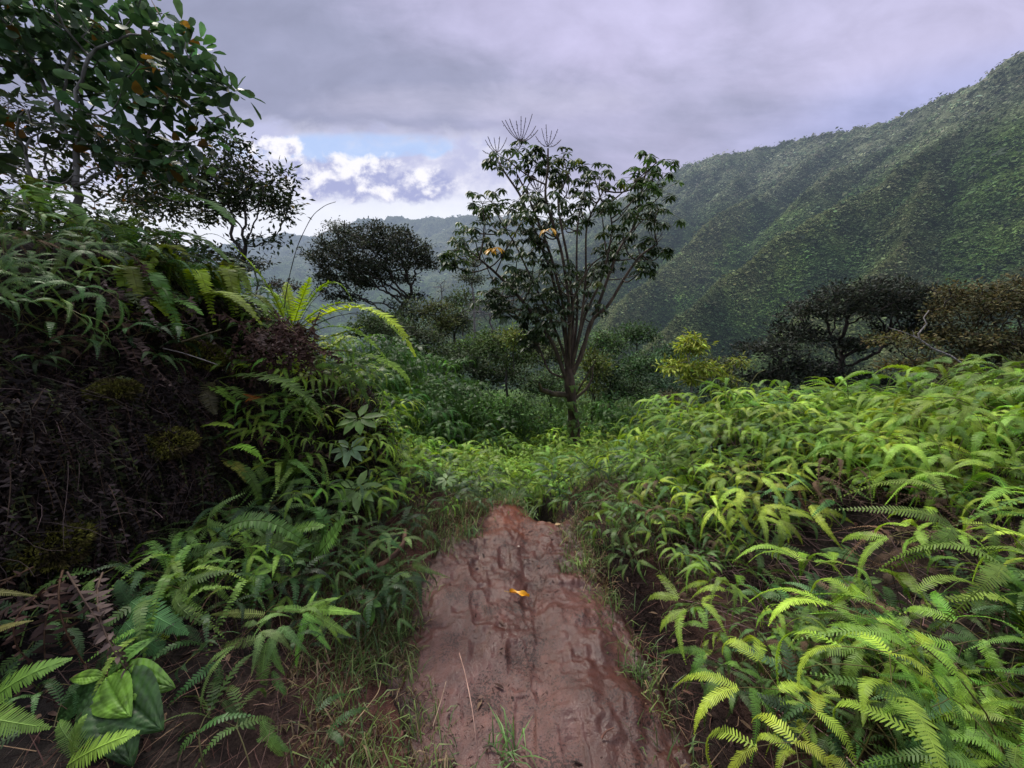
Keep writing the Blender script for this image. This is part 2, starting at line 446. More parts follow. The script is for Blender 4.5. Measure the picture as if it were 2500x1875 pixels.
def far_height(x, y):
    r = np.sqrt(x * x + y * y)
    # warp for natural outlines
    wx = x + r * .040 * fbm(x / 55, y / 55, 51, 4); wy = y + r * .040 * fbm(x / 55, y / 55, 77, 4)
    hr = np.full(x.shape, -1e9); hr2 = hr.copy(); dd = np.full(x.shape, 1e9)
    for i, l in enumerate([CREST] + SPURS):
        h, d = ridge_h(wx, wy, l, .80 if i == 0 else 1.15)
        new = h > hr
        hr2 = np.where(new, hr, np.maximum(hr2, h)); dd = np.where(new, d, dd); hr = np.where(new, h, hr)
    hf = np.full(x.shape, -1e9); hf2 = hf.copy(); df = np.full(x.shape, 1e9)
    for i, l in enumerate([FAR] + FSPURS):
        h, d = ridge_h(wx, wy, l, .55 if i == 0 else .6)
        new = h > hf
        hf2 = np.where(new, hf, np.maximum(hf2, h)); df = np.where(new, d, df); hf = np.where(new, h, hf)
    return hr, hr2, dd, hf, hf2, df


def scale_rgb(c, f): return np.asarray(c)[None] * np.asarray(f)[:, None]


def lerp_rgb(a, b, t): return np.asarray(a)[None] * (1 - np.asarray(t)[:, None]) + np.asarray(b)[None] * np.asarray(t)[:, None]


def build_near_ground():
    xs = np.concatenate([np.linspace(-14, -3.2, 60)[:-1], np.arange(-3.2, 3.6, .035), np.linspace(3.6, 14, 60)])
    ys = np.concatenate([np.linspace(-4, .4, 30)[:-1], np.arange(.4, 4.6, .035), np.linspace(4.6, 12.5, 60)])
    X, Y = np.meshgrid(xs, ys)
    x = X.ravel(); y = Y.ravel()
    xl, xr = trail_lr(y)
    inside = sst(-.04, .05, np.minimum(x - xl, xr - x)) * sst(0, .15, 3.2 - y)
    z = H(x, y) - .045 * inside + .025 * fbm(x * 7, y * 7, 14, 3) * (1 - inside)
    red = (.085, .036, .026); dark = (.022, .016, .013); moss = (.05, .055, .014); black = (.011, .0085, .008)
    dtr = np.maximum(np.maximum(xl - x, x - xr), 0) + np.maximum(y - 3.45, 0) * .6
    c = lerp_rgb(red, dark, sst(.05, .75, dtr + .25 * fbm(x * 3, y * 3, 5)))
    tz = np.exp(-((x - .31) / .2) ** 2) * sst(2.75, 3.0, y) * (y < 4.2) * .9  # trench blackened in the soil colour, in place of its shade
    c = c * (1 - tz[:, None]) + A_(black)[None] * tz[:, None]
    rd_ = np.exp(-((x - xr - .15) / .16) ** 2) * (y < 3.3) * .9  # rut painted near black, standing in for shade in the groove
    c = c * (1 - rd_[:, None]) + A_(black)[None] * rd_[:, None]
    left = sst(.6, .1, x + 1.6) * sst(-.2, .3, 1.05 - z + .2 * fbm(x * 2, y * 2, 6))  # lower bank face: dark soil, with the undercut's shade put into the colour
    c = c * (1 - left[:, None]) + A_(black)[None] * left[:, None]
    mo = sst(.0, .35, fbm(x * 1.6 + 3, y * 1.6, 9, 4)) * sst(1.0, 1.4, z) * .8
    c = c * (1 - mo[:, None]) + A_(moss)[None] * mo[:, None]
    nx = len(xs); ny = len(ys)
    i, j = np.meshgrid(np.arange(ny - 1), np.arange(nx - 1), indexing='ij'); i = i.ravel(); j = j.ravel()
    f = np.stack([i * nx + j, i * nx + j + 1, (i + 1) * nx + j + 1, (i + 1) * nx + j], 1)
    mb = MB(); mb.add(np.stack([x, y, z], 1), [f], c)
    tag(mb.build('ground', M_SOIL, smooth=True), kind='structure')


def build_trail():
    xs = np.arange(-.75, .8, .0085); ys = np.arange(.75, 3.45, .0085)
    X, Y = np.meshgrid(xs, ys); x = X.ravel(); y = Y.ravel()
    xl, xr = trail_lr(y)
    e = np.minimum(x - xl + .13 * fbm(x * 4, y * 4, 34, 4), xr - x + .02) + .05 * fbm(x * 6, y * 6, 33, 3)
    ins = np.minimum(sst(-.07, .04, e), sst(-.08, .1, 3.28 - y))
    z = H(x, y) + .004 - .05 * (1 - ins)
    # slide streaks, foot-worn bumps, prints
    z += .030 * fbm(x * 3.2, y * 2.4, 41, 4) + .007 * fbm(x * 24 + .6 * y, y * 7, 42, 3) + .010 * fbm(x * 10, y * 8, 43, 5, .66)
    z += .035 * np.exp(-(((x - .30) / .2) ** 2 + ((y - 1.78) / .16) ** 2)) + .03 * np.exp(-(((x - .33) / .18) ** 2 + ((y - 1.36) / .14) ** 2))
    z += -.02 * np.exp(-(((x - .12 + .03 * (y - 2)) / .07) ** 2)) * sst(1.2, 2.0, y)
    clod = np.maximum(fbm(x * 9, y * 9, 44, 4, .6), 0) ** 1.5 * .035 * sst(-.1, .3, x + .25 * fbm(x * 2, y * 2, 45))
    pit = -np.maximum(fbm(x * 17, y * 15, 46, 3) - .30, 0) * .022
    z += clod + pit + .003 * fbm(x * 45, y * 40, 47, 3)
    z += .007 * np.abs(fbm(x * 30 + 2 * fbm(x * 3, y * 3, 49), y * 2.6, 48, 3)) * np.exp(-((x - .10) / .22) ** 2)
    for (cx, cy_, rx_, ry_, hh) in [(.42, 1.62, .13, .10, .045), (.38, 2.12, .15, .08, .04), (.25, 1.30, .16, .09, .03), (.48, 1.36, .1, .12, .04), (-.1, 2.6, .2, .1, .03), (-.35, 1.95, .12, .1, .025)]:
        q = ((x - cx) / rx_) ** 2 + ((y - cy_) / ry_) ** 2; z += .55 * hh * np.clip(1 - q, 0, 1)
    for (fx, fy, a) in [(.02, 1.52, .1), (.10, 2.0, -.2), (-.18, 1.86, .2), (.05, 1.25, .0), (-.05, 2.35, .1), (.2, 2.45, -.3), (.22, 1.16, .1), (-.22, 2.2, .3)]:
        ca, sa = math.cos(a), math.sin(a)
        u = (x - fx) * ca + (y - fy) * sa; v = -(x - fx) * sa + (y - fy) * ca
        r2 = (u / .042) ** 4 + (v / .12) ** 4
        z += -.012 * np.exp(-r2) + .007 * np.exp(-((r2 - 1.7) / .9) ** 2) + .003 * np.sin(v * 260) * np.exp(-r2)
    red = (.062, .0235, .0175); pale = (.100, .044, .036); ochre = (.15, .045, .02)
    t = sst(-.35, .45, fbm(x * 2.2, y * 1.6, 61, 4))
    c = lerp_rgb(red, pale, t)
    o = sst(2.45, 2.95, y + .2 * fbm(x * 4, y * 4, 62)) * .8
    c = c * (1 - o[:, None]) + A_(ochre)[None] * o[:, None]
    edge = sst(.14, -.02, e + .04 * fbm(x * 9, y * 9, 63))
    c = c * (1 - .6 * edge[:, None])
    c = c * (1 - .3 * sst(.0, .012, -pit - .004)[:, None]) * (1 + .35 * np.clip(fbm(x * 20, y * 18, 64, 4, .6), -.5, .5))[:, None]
    hole = np.exp(-((x - .31) / .15) ** 2) * sst(2.72, 3.0, y); c = c * (1 - .85 * hole[:, None])  # slot at the far end darkened in the mud colour as painted shade
    nx = len(xs); ny = len(ys)
    i, j = np.meshgrid(np.arange(ny - 1), np.arange(nx - 1), indexing='ij'); i = i.ravel(); j = j.ravel()
    f = np.stack([i * nx + j, i * nx + j + 1, (i + 1) * nx + j + 1, (i + 1) * nx + j], 1)
    f = f[(ins[f] > .03).any(1)]
    used = np.unique(f); mp = np.zeros(len(x), int); mp[used] = np.arange(len(used))
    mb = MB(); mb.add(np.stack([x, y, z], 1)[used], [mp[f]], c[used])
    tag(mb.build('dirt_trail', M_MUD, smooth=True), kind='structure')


SCRUB = {}


def build_far():
    az = np.concatenate([np.arange(-180, -62, 6.0), np.arange(-62, 62, .2), np.arange(62, 180.1, 6.0)])
    rr = np.concatenate([10.5 * (1.021 ** np.arange(0, 150)), 10.5 * 1.021 ** 149 * (1.0105 ** np.arange(1, 190)), [2500, 5000]])
    A, Rr = np.meshgrid(np.radians(az), rr)
    x = (Rr * np.sin(A)).ravel(); y = (Rr * np.cos(A)).ravel(); r = Rr.ravel(); a = A.ravel()
    base = H(x, np.maximum(y, -5)) * 1.0 - .3
    base = np.where(y < 0, H(x, np.zeros_like(x)) - .3 - .12 * np.maximum(-y - 4, 0), base)
    fade = sst(14, 40, r)
    base = base * (1 - fade) + fade * (-95 * (1 - np.exp(-.25 * np.maximum(r - 3, 0) / 95)) - 0)
    base = base + fade * 1.2 * fbm(x / 9, y / 9, 90, 4)
    hr, hr2, dd, hf, hf2, df = far_height(x, y)
    front = (np.abs(a) < 1.2)
    hr = np.where(front, hr, -1e9); hf = np.where(front, hf, -1e9)
    h = np.maximum(np.maximum(hr, hf), base)
    kind = np.where(h == base, 0, np.where(h == hr, 1, 2))
    # rough scrubby relief, gullies
    amp = np.where(kind > 0, np.minimum(r * .006, 4.0), np.minimum(r * .004, .5))
    h = h + amp * fbm(x / 11, y / 11, 91, 5, .6) + np.where(kind == 1, np.minimum(dd * .10, 7) * fbm(x / 30, y / 30, 93, 3), 0) + np.where(kind == 2, np.minimum(df * .10, 16) * fbm(x / 90, y / 90, 95, 3), 0)
    rib = .5 - np.abs(fbm(x / 30, y / 52, 131, 4)) * 2.2; rib2 = .5 - np.abs(fbm(x / 80, y / 80, 137, 4)) * 2.2
    h = h + np.where(kind == 1, rib * np.minimum(r * .004, 2) * sst(0, 25, dd), 0) + np.where(kind == 2, rib2 * 16 * sst(0, 40, df), 0)
    d = np.where(kind == 1, dd, df); gl = np.where(kind == 1, hr - np.maximum(hr2, base), hf - np.maximum(hf2, base))
    # colours
    n1 = fbm(x / 26, y / 26, 101, 4); n2 = fbm(x / 60, y / 60, 102, 3)
    green = A_([.094, .160, .040]); brown = A_([.140, .130, .075]); grey = A_([.25, .275, .18]); darkg = A_([.026, .054, .022]); bright = A_([.13, .215, .046])
    c = np.broadcast_to(green, (len(x), 3)).copy()
    def mixin(c, col, t): return c * (1 - t[:, None]) + col[None] * t[:, None]
    c = mixin(c, bright, sst(-.1, .5, n2) * .8)
    c = mixin(c, darkg, sst(0.05, .5, n1) * .7)
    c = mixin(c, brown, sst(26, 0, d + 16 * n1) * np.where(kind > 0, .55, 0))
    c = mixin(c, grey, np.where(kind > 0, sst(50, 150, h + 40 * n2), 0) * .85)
    c = mixin(c, brown, np.where(kind == 1, sst(.25, .5, rib), 0) * .15); c = mixin(c, darkg, np.where(kind == 1, sst(0, -.7, rib), 0) * .5)  # rib tops browner, creases darkened by painted shade for relief
    c = mixin(c, darkg, np.where(kind == 1, sst(20, 0, gl + 10 * n1), 0) * .5)  # gullies darker: dark shrubs, plus shade painted in for relief
    na = len(az); nr = len(rr)
    i, j = np.meshgrid(np.arange(nr - 1), np.arange(na - 1), indexing='ij'); i = i.ravel(); j = j.ravel()
    f = np.stack([i * na + j, i * na + j + 1, (i + 1) * na + j + 1, (i + 1) * na + j], 1)
    V = np.stack([x, y, h], 1)
    fk = kind[f].max(1)
    for k, nm in ((0, 'valley_terrain'), (1, 'hillside'), (2, 'distant_hill')):
        ff = f[fk == k]; used = np.unique(ff); mp = np.zeros(len(x), int); mp[used] = np.arange(len(used))
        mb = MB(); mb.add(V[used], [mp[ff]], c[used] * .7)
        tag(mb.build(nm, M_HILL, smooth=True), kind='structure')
    # ---- scrub placed by how large it shows
    elev = ((h - CAM[2]) / r).reshape(nr, na)
    run = np.maximum.accumulate(elev, 0)
    vis = (elev >= run - .012).ravel()
    fc = V[f].mean(1); e1 = V[f[:, 1]] - V[f[:, 0]]; e2 = V[f[:, 3]] - V[f[:, 0]]
    nn = np.cross(e1, e2); ar = np.linalg.norm(nn, axis=1); nn = nn / np.maximum(ar, 1e-9)[:, None]
    nn *= np.sign(nn[:, 2:3] + 1e-9)
    view = nrm(CAM[None] - fc); dist = np.linalg.norm(fc - CAM, axis=1)
    sa = ar * np.maximum(np.sum(nn * view, 1), .08) / dist ** 2
    ok = vis[f].any(1) & (np.abs(np.arctan2(fc[:, 0], fc[:, 1])) < R(60)) & (dist > 16) & (dist < 1450)
    w = np.where(ok, sa, 0); w /= w.sum()
    for k, nm, ntot in ((0, 'valley_scrub', 14000), (1, 'hillside_scrub', 90000), (2, 'distant_scrub', 18000)):
        wk = np.where(fk == k, w, 0); wk = wk / wk.sum()
        pick = RNG.choice(len(f), ntot, p=wk)
        u = RNG.random((ntot, 2))
        pos = V[f[pick, 0]] * ((1 - u[:, :1]) * (1 - u[:, 1:])) + V[f[pick, 1]] * (u[:, :1] * (1 - u[:, 1:])) + V[f[pick, 2]] * (u[:, :1] * u[:, 1:]) + V[f[pick, 3]] * ((1 - u[:, :1]) * u[:, 1:])
        dd_ = np.linalg.norm(pos - CAM, axis=1)
        size = np.clip(dd_ * .0036, .25, 3.2) * np.exp(RNG.normal(0, .35, ntot))
        big = RNG.random(ntot) < .035
        size = np.where(big & (h[f[pick, 0]] < 90), size * 1.6, size)
        cc = c[f[pick, 0]] * np.exp(RNG.normal(0, .17, ntot))[:, None]
        cc = np.where(big[:, None], A_([.02, .04, .018])[None] * np.exp(RNG.normal(0, .3, ntot))[:, None], cc)
        cc = cc * (1 + RNG.normal(0, .08, (ntot, 3)))
        m = 6
        pp = np.repeat(pos, m, 0) + RNG.normal(0, .42, (ntot * m, 3)) * np.repeat(size, m)[:, None]
        pp[:, 2] += np.repeat(size, m) * .15
        D = RNG.normal(0, 1, (ntot * m, 3)); D[:, 2] *= .5
        Nn = np.repeat(nn[pick], m, 0) * 1.0 + RNG.normal(0, .34, (ntot * m, 3)); Nn[:, 2] += .4
        sz = np.repeat(size, m) * RNG.uniform(.5, 1.1, ntot * m)
        shade = RNG.uniform(.85, 1.12, ntot * m)
        mb = MB(); mb.leaves(pp - nrm(D) * sz[:, None] * .5, D, Nn, sz, sz * .7, np.repeat(cc, m, 0) * shade[:, None], 'rhomb')
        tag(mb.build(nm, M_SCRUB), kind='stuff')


build_near_ground(); build_trail(); build_far()


# ------------------------------------------------------------------ fronds
def bez(pts, n):
    pts = np.asarray(pts, float); t = np.linspace(0, 1, n)[:, None]
    if len(pts) == 2: return pts[0] * (1 - t) + pts[1] * t
    if len(pts) == 3:   # passes through the middle point
        c = 2 * pts[1] - .5 * (pts[0] + pts[2])
        return pts[0] * (1 - t) ** 2 + 2 * c * t * (1 - t) + pts[2] * t * t
    return pts[0] * (1 - t) ** 3 + 3 * pts[1] * t * (1 - t) ** 2 + 3 * pts[2] * t * t * (1 - t) + pts[3] * t ** 3


def frame(C, up):
    T = nrm(np.gradient(C, axis=0))
    N = nrm(np.asarray(up, float)[None] - T * (T @ np.asarray(up, float))[:, None])
    return T, N, np.cross(T, N)


def sword(mb, pts, pl, n=34, col=(.09, .2, .03), up=(0, 0, 1), bare=.12, rng=None, dead=False, gold=0.0, wid=.3, curl=0.0):
    """once-divided arching frond along a spine"""
    rng = rng or RNG
    if not dead: pl = pl * 1.4; wid = wid / 1.25; n = int(n * 1.45)
    C = bez(pts, n + 8); T, N, S = frame(C, up)
    L = np.linalg.norm(np.diff(C, axis=0), axis=1).sum()
    mb.tube(C[::3], np.linspace(.0035, .001, len(C[::3])) * max(1, L / .8), 4, A_(col) * (.6 if not dead else .8) + A_([.02, .01, 0]))
    t = np.linspace(0, 1, n + 8)
    k = t > bare
    Ck, Tk, Nk, Sk, tk = C[k], T[k], N[k], S[k], (t[k] - bare) / (1 - bare)
    prof = np.minimum(1, .45 + tk / .18 * .55) * np.maximum(1 - tk, 0.02) ** .42 * (.97 + .03)
    for sgn in (-1, 1):
        m = len(Ck)
        fwd = .18 + .25 * tk + rng.normal(0, .07, m)
        lift = rng.normal(.12 if not dead else -.4, .12 if not dead else .5, m)
        D = Sk * sgn + Tk * fwd[:, None] + Nk * lift[:, None]
        if curl: D = D + rng.normal(0, curl, (m, 3))
        Nn = Nk + Tk * rng.normal(0.1, .15, m)[:, None] - Sk * sgn * .25 + rng.normal(0, .12 + curl, (m, 3))
        c = A_(col)[None] * np.exp(rng.normal(0, .13, m))[:, None] * A_([1, 1, 1])[None]
        if gold > 0:
            g = (vnoise(tk * 7 + sgn * 3.1 + rng.random() * 50, tk * 0, 5) > 1 - gold)
            c = np.where(g[:, None], A_([.38, .17, .02])[None], c)
        keep = rng.random(m) > (.03 if not dead else .2)
        sp_ = L * (1 - bare) / m
        mb.leaves(Ck[keep], D[keep], Nn[keep], (pl * prof * np.exp(rng.normal(0, .06, m)))[keep], np.minimum(pl * wid, sp_ * 1.12) * np.ones(keep.sum()), c[keep], 'strap')


def pinna(mb, base, d, up, L, W, nl, col, droop=.35, rng=None):
    """comb-shaped forked-fern segment"""
    rng = rng or RNG
    d = nrm(d); up = nrm(up)
    p1 = base + d * L * .55 + up * L * .06; p2 = base + d * L * .97 - up * L * droop * rng.uniform(.5, 1.3)
    C = bez([base, p1, p2], nl + 3); T, N, S = frame(C, up)
    t = np.linspace(0, 1, nl + 3)
    mb.tube(C[::max(1, nl // 5)], .0016 * L / .2, 3, A_(col) * 1.25)
    prof = np.minimum(1, .5 + t * 3.0) * np.clip((1 - t) * 1.25, 0.03, 1) ** .62
    step = L / (nl + 2)
    for sgn in (-1, 1):
        m = len(C)
        D = S * sgn + T * (.38 + .25 * t)[:, None] + N * (rng.normal(.05, .07, m) - .12)[:, None]
        Nn = N - S * sgn * .15 + rng.normal(0, .08, (m, 3))
        c = A_(col)[None] * (np.exp(rng.normal(0, .10, m)) * (1 + .15 * t))[:, None]
        mb.leaves(C, D, Nn, W * .5 * prof * np.exp(rng.normal(0, .09, m)), step * .80, c, 'lobe')


def rot_about(v, axis, a):
    axis = nrm(axis); v = np.asarray(v, float)
    return v * math.cos(a) + np.cross(axis, v) * math.sin(a) + axis * np.dot(axis, v) * (1 - math.cos(a))


def forked(seed, h=.5, L=.22, nl=22, col=(.13, .27, .045), levels=2, stemcol=(.10, .09, .03), droop=.35):
    """scrambling forked fern frond: wiry stem, repeated forks, paired combs"""
    rng = np.random.default_rng(seed); mb = MB()
    top = A_([rng.uniform(.08, .2), rng.normal(0, .05), h])
    C = bez([A_([0, 0, -.05]), A_([.02, 0, h * .6]), top], 7)
    mb.tube(C, np.linspace(.0028, .0018, 7), 4, stemcol)
    U = nrm(A_([-.15 + rng.normal(0, .2), rng.normal(0, .25), 1]))
    Hd = nrm(A_([1, rng.normal(0, .3), rng.uniform(-.15, .2)]))
    Hd = nrm(Hd - U * np.dot(Hd, U))

    def cj(): return A_(col) * math.exp(rng.normal(0, .14)) * A_([1 + rng.normal(0, .08), 1, 1])

    def rec(p, hd, up, lev):
        if lev == 0:
            for s in (-1, 1):
                dd = rot_about(hd, up, s * rng.uniform(.35, .62)) + up * rng.normal(0, .12)
                pinna(mb, p, dd, up + rng.normal(0, .22, 3), L * rng.uniform(.7, 1.25), L * .25, nl, cj(), droop, rng)
            return
        if lev < levels or rng.random() < .6:
            for s in (-1, 1):
                if rng.random() < .8:
                    dd = rot_about(hd, up, s * rng.uniform(1.5, 2.2)) - up * .15
                    pinna(mb, p, dd, up + rng.normal(0, .15, 3), L * rng.uniform(.45, .75), L * .23, max(6, int(nl * .7)), cj(), droop, rng)
        for s in (-1, 1):
            dd = nrm(rot_about(hd, up, s * rng.uniform(.5, .8)) + up * rng.normal(-.02, .1))
            q = p + dd * L * rng.uniform(.35, .6)
            mb.tube(bez([p, (p + q) / 2 + up * .004, q], 3), .0014, 3, A_(stemcol) * 1.4)
            u2 = nrm(up + dd * rng.uniform(.05, .35) + rng.normal(0, .14, 3))
            d2 = nrm(dd - u2 * np.dot(dd, u2))
            rec(q, d2, u2, lev - 1)
    rec(top, Hd, U, levels)
    return mb


def mesh_of(mb, name, mat): return mb.mesh(name, mat)


NEAR = [forked(100 + i, h=.36 + .025 * i, L=.21 + .014 * (i % 4), nl=36, col=[(.205, .325, .042), (.165, .29, .038), (.25, .36, .042), (.135, .25, .038)][i % 4], droop=.3 + .1 * (i % 4)) for i in range(8)]
NEARM = [mesh_of(m, 'frond', M_FERN) for m in NEAR]
FARF = [forked(300 + i, h=.42 + .04 * i, L=.26, nl=17, col=[(.185, .315, .042), (.225, .355, .045), (.145, .265, .04)][i % 3], droop=.6) for i in range(6)]
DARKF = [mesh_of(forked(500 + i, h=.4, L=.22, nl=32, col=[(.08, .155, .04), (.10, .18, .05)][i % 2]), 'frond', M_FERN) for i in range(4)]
YELF = [mesh_of(forked(550 + i, h=.45, L=.24, nl=34, col=(.24, .36, .03), droop=.8), 'frond', M_FERN) for i in range(3)]
BIGF = [mesh_of(forked(600 + i, h=.22, L=.30, nl=38, col=[(.085, .17, .05), (.10, .2, .05)][i % 2], levels=1), 'frond', M_FERN) for i in range(3)]
BRF_ = [mesh_of(forked(650 + i, h=.3, L=.2, nl=28, col=[(.085, .055, .035), (.13, .085, .05)][i % 2], droop=1.2), 'frond', M_DEAD) for i in range(3)]
FERN_N = [0]


def fern_plant(x, y, label, group, meshes=NEARM, nf=3, sc=1.0, z=None, tilt=.2, rz=None, rng=random, spread=6.283):
    z = Hs(x, y) if z is None else z
    t = thing('forked_fern', label, 'fern', (x, y, z), 0, group)
    a0 = rng.uniform(0, 6.28) if rz is None else rz
    for k in range(nf):
        c = link('frond', rng.choice(meshes), t)
        c.rotation_euler = (rng.gauss(0, tilt), rng.gauss(.12, tilt), a0 + spread * (k + rng.uniform(-.25, .25)) / nf)
        s = sc * rng.uniform(.6, 1.4); c.scale = (s, s, s * rng.uniform(.85, 1.2))
        c.location = (rng.uniform(-.06, .06), rng.uniform(-.06, .06), 0)
    if meshes is not BRF_ and rng.random() < .35:
        c = link('dead_frond', rng.choice(BRF_), t); c.rotation_euler = (rng.gauss(0, .4), rng.gauss(.5, .3), rng.uniform(0, 6.28)); s = sc * rng.uniform(.6, 1.1); c.scale = (s, s, s * .8)
    FERN_N[0] += 1
    return t


# ---- right bank and trail-head ferns, each plant its own object
rf = random.Random(5)


def hollow(x, y): return ((x - 1.62) / .78) ** 2 + ((y - 1.74) / .40) ** 2 < 1


def region(n, fx, fy, mind, keep):
    out = []
    tries = 0
    while len(out) < n and tries < 8000:
        tries += 1
        x = rf.uniform(*fx); y = rf.uniform(*fy)
        if not keep(x, y) or hollow(x, y): continue
        if all((x - a) ** 2 + (y - b) ** 2 > mind * mind for a, b in out): out.append((x, y))
    return out


def xr_at(y): return float(np.interp(y, YK, XRK))


MIX = NEARM + NEARM + DARKF[:2]
BRF = BRF_
LARGEF = [mesh_of(forked(620 + i, h=.42, L=.31, nl=40, col=[(.19, .32, .04), (.155, .28, .036)][i % 2], levels=1, droop=.5), 'frond', M_FERN) for i in range(3)]


def hit(px, py, y0=.8, y1=9.0):
    """where the sight line meets the ground"""
    ys = np.linspace(y0, y1, 900)
    q = np.array([P(px, py, yy_) for yy_ in ys])
    k = np.argmax(q[:, 2] < H(q[:, 0], q[:, 1]))
    return q[k]


# bottom-right patch close to the viewer
for (x, y) in region(24, (.98, 2.2), (.60, 1.36), .17, lambda x, y: x < 1.5 * y + .75 and x > .98 and y < 1.2 + .1 * math.sin(x * 7)):
    fern_plant(x, y, 'light green forked fern in the low patch at the bottom right corner', 'forked ferns in the near right corner', nf=4, sc=.66, meshes=MIX + LARGEF)
# bank shoulder along the trail
for (x, y) in region(54, (1.1, 2.7), (2.1, 3.4), .17, lambda x, y: x - xr_at(y) > .5 and x < 1.45 * y):
    fern_plant(x, y, 'yellow green forked fern arching over the right bank above the trail', 'forked ferns crowding the right bank', nf=4, sc=.62, meshes=MIX)
# tall right edge mass
for (x, y) in region(30, (1.95, 3.6), (1.5, 2.7), .2, lambda x, y: x > 2.0 and x < 1.5 * y + .6):
    fern_plant(x, y, 'tall pale green forked fern rising at the right edge of the bank', 'tall forked ferns at the right edge', nf=4, sc=.62 + .12 * max(0, x - 2.3), meshes=NEARM + LARGEF[:1])
# band across the head of the trail
for (x, y) in region(50, (-1.2, 2.3), (3.42, 4.5), .19, lambda x, y: True):
    if abs(x - .31) < .26 and y < 3.95: continue
    fern_plant(x, y, 'bright green forked fern in the band across the end of the trail', 'forked ferns across the trail end', nf=3, sc=.62 if abs(x - .2) < .5 else .72, meshes=MIX)
# left slope below the mound, rooted on the bank face
cnt = 0; spots = []
while cnt < 70:
    px, py = rf.uniform(620, 1090), rf.uniform(800, 1290)
    if py < 865 + (px - 700) * .60 or py > 1130 + (px - 620) * .35: continue
    q = hit(px, py)
    if q[1] < 1.7: cnt += .2; continue
    if any((q[0] - a) ** 2 + (q[1] - b_) ** 2 + (q[2] - c_) ** 2 < .12 ** 2 for a, b_, c_ in spots): 
        cnt += .2; continue
    spots.append(q); cnt += 1
    fern_plant(q[0], q[1], 'green forked fern on the left slope under the arching sword fern', 'forked ferns on the left slope', nf=3, sc=.52, meshes=NEARM, tilt=.35)
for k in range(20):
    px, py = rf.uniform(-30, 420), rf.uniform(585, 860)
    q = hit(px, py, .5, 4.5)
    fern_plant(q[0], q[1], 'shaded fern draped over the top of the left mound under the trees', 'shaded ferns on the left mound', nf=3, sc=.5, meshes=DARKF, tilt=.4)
# foot of the left bank
for (x, y) in region(14, (-1.35, -.62), (1.5, 2.3), .16, lambda x, y: x < -.66 and x > -1.4 * y):
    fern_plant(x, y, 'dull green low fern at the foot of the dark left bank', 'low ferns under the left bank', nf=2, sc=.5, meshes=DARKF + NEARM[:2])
# shaded ferns low on the right bank
for (x, y) in region(24, (.74, 1.5), (1.35, 3.0), .16, lambda x, y: .36 < x - xr_at(y) < .8):
    fern_plant(x, y, 'small shaded fern low on the right bank beside the rut', 'shaded ferns beside the rut', nf=2, sc=.42, meshes=DARKF + NEARM[:2])
LAD = []
for k in range(5):
    q = MB(); L = .5 + .05 * k
    sword(q, [A_([0, 0, 0]), A_([.22 * L, .02, .62 * L]), A_([.85 * L, 0, .55 * L - .1 * k * L])], .034, 34, [(.16, .28, .05), (.12, .23, .04), (.2, .31, .045)][k % 3], rng=np.random.default_rng(k + 40), gold=.03)
    LAD.append(mesh_of(q, 'frond', M_FERN))


def ladder(q, label, group, sc):
    t = thing('ladder_fern', label, 'fern', tuple(q), 0, group); a0 = rf.uniform(0, 6.28)
    for k in range(6):
        c = link('frond', rf.choice(LAD), t); c.rotation_euler = (rf.gauss(0, .15), rf.gauss(0, .2), a0 + k * 1.05 + rf.gauss(0, .2)); s_ = sc * rf.uniform(.7, 1.2); c.scale = (s_, s_, s_)


for (x, y) in region(13, (1.1, 3.0), (1.0, 3.3), .3, lambda x, y: x - xr_at(y) > .45 and x < 1.4 * y + .3):
    ladder((x, y, Hs(x, y)), 'upright ladder leaved fern standing among the forked ferns of the right bank', 'ladder ferns on the right bank', .85)
for k in range(12):
    ladder(hit(rf.uniform(620, 930), rf.uniform(1050, 1330)), 'ladder leaved fern on the lower left slope beside the trail', 'ladder ferns on the left slope', .6)
for k in range(9):
    ladder(hit(rf.uniform(330, 680), rf.uniform(1400, 1640)), 'ladder leaved fern in the lower left foreground', 'ladder ferns in the lower left foreground', .5)
for (x, y) in region(26, (.9, 1.6), (1.0, 2.5), .15, lambda x, y: .34 < x - xr_at(y) < .72):
    fern_plant(x, y, 'mid green fern tuft leaning over the rut from the foot of the right bank', 'fern tufts leaning over the rut', nf=3, sc=.46, meshes=NEARM[:4] + DARKF, tilt=.35)
# withered ones in the dark gap
k = 0
while k < 16:
    a, r_ = rf.uniform(0, 6.28), rf.random() ** .5
    x, y = 1.62 + .85 * r_ * math.cos(a), 1.74 + .45 * r_ * math.sin(a); k += 1
    t = fern_plant(x, y, 'brown withered forked fern in the dark gap of the right bank', 'withered ferns in the right bank gap', nf=2, sc=.6, meshes=BRF, tilt=.6)
    t.name = 'dead_fern'; t['category'] = 'dead fern'
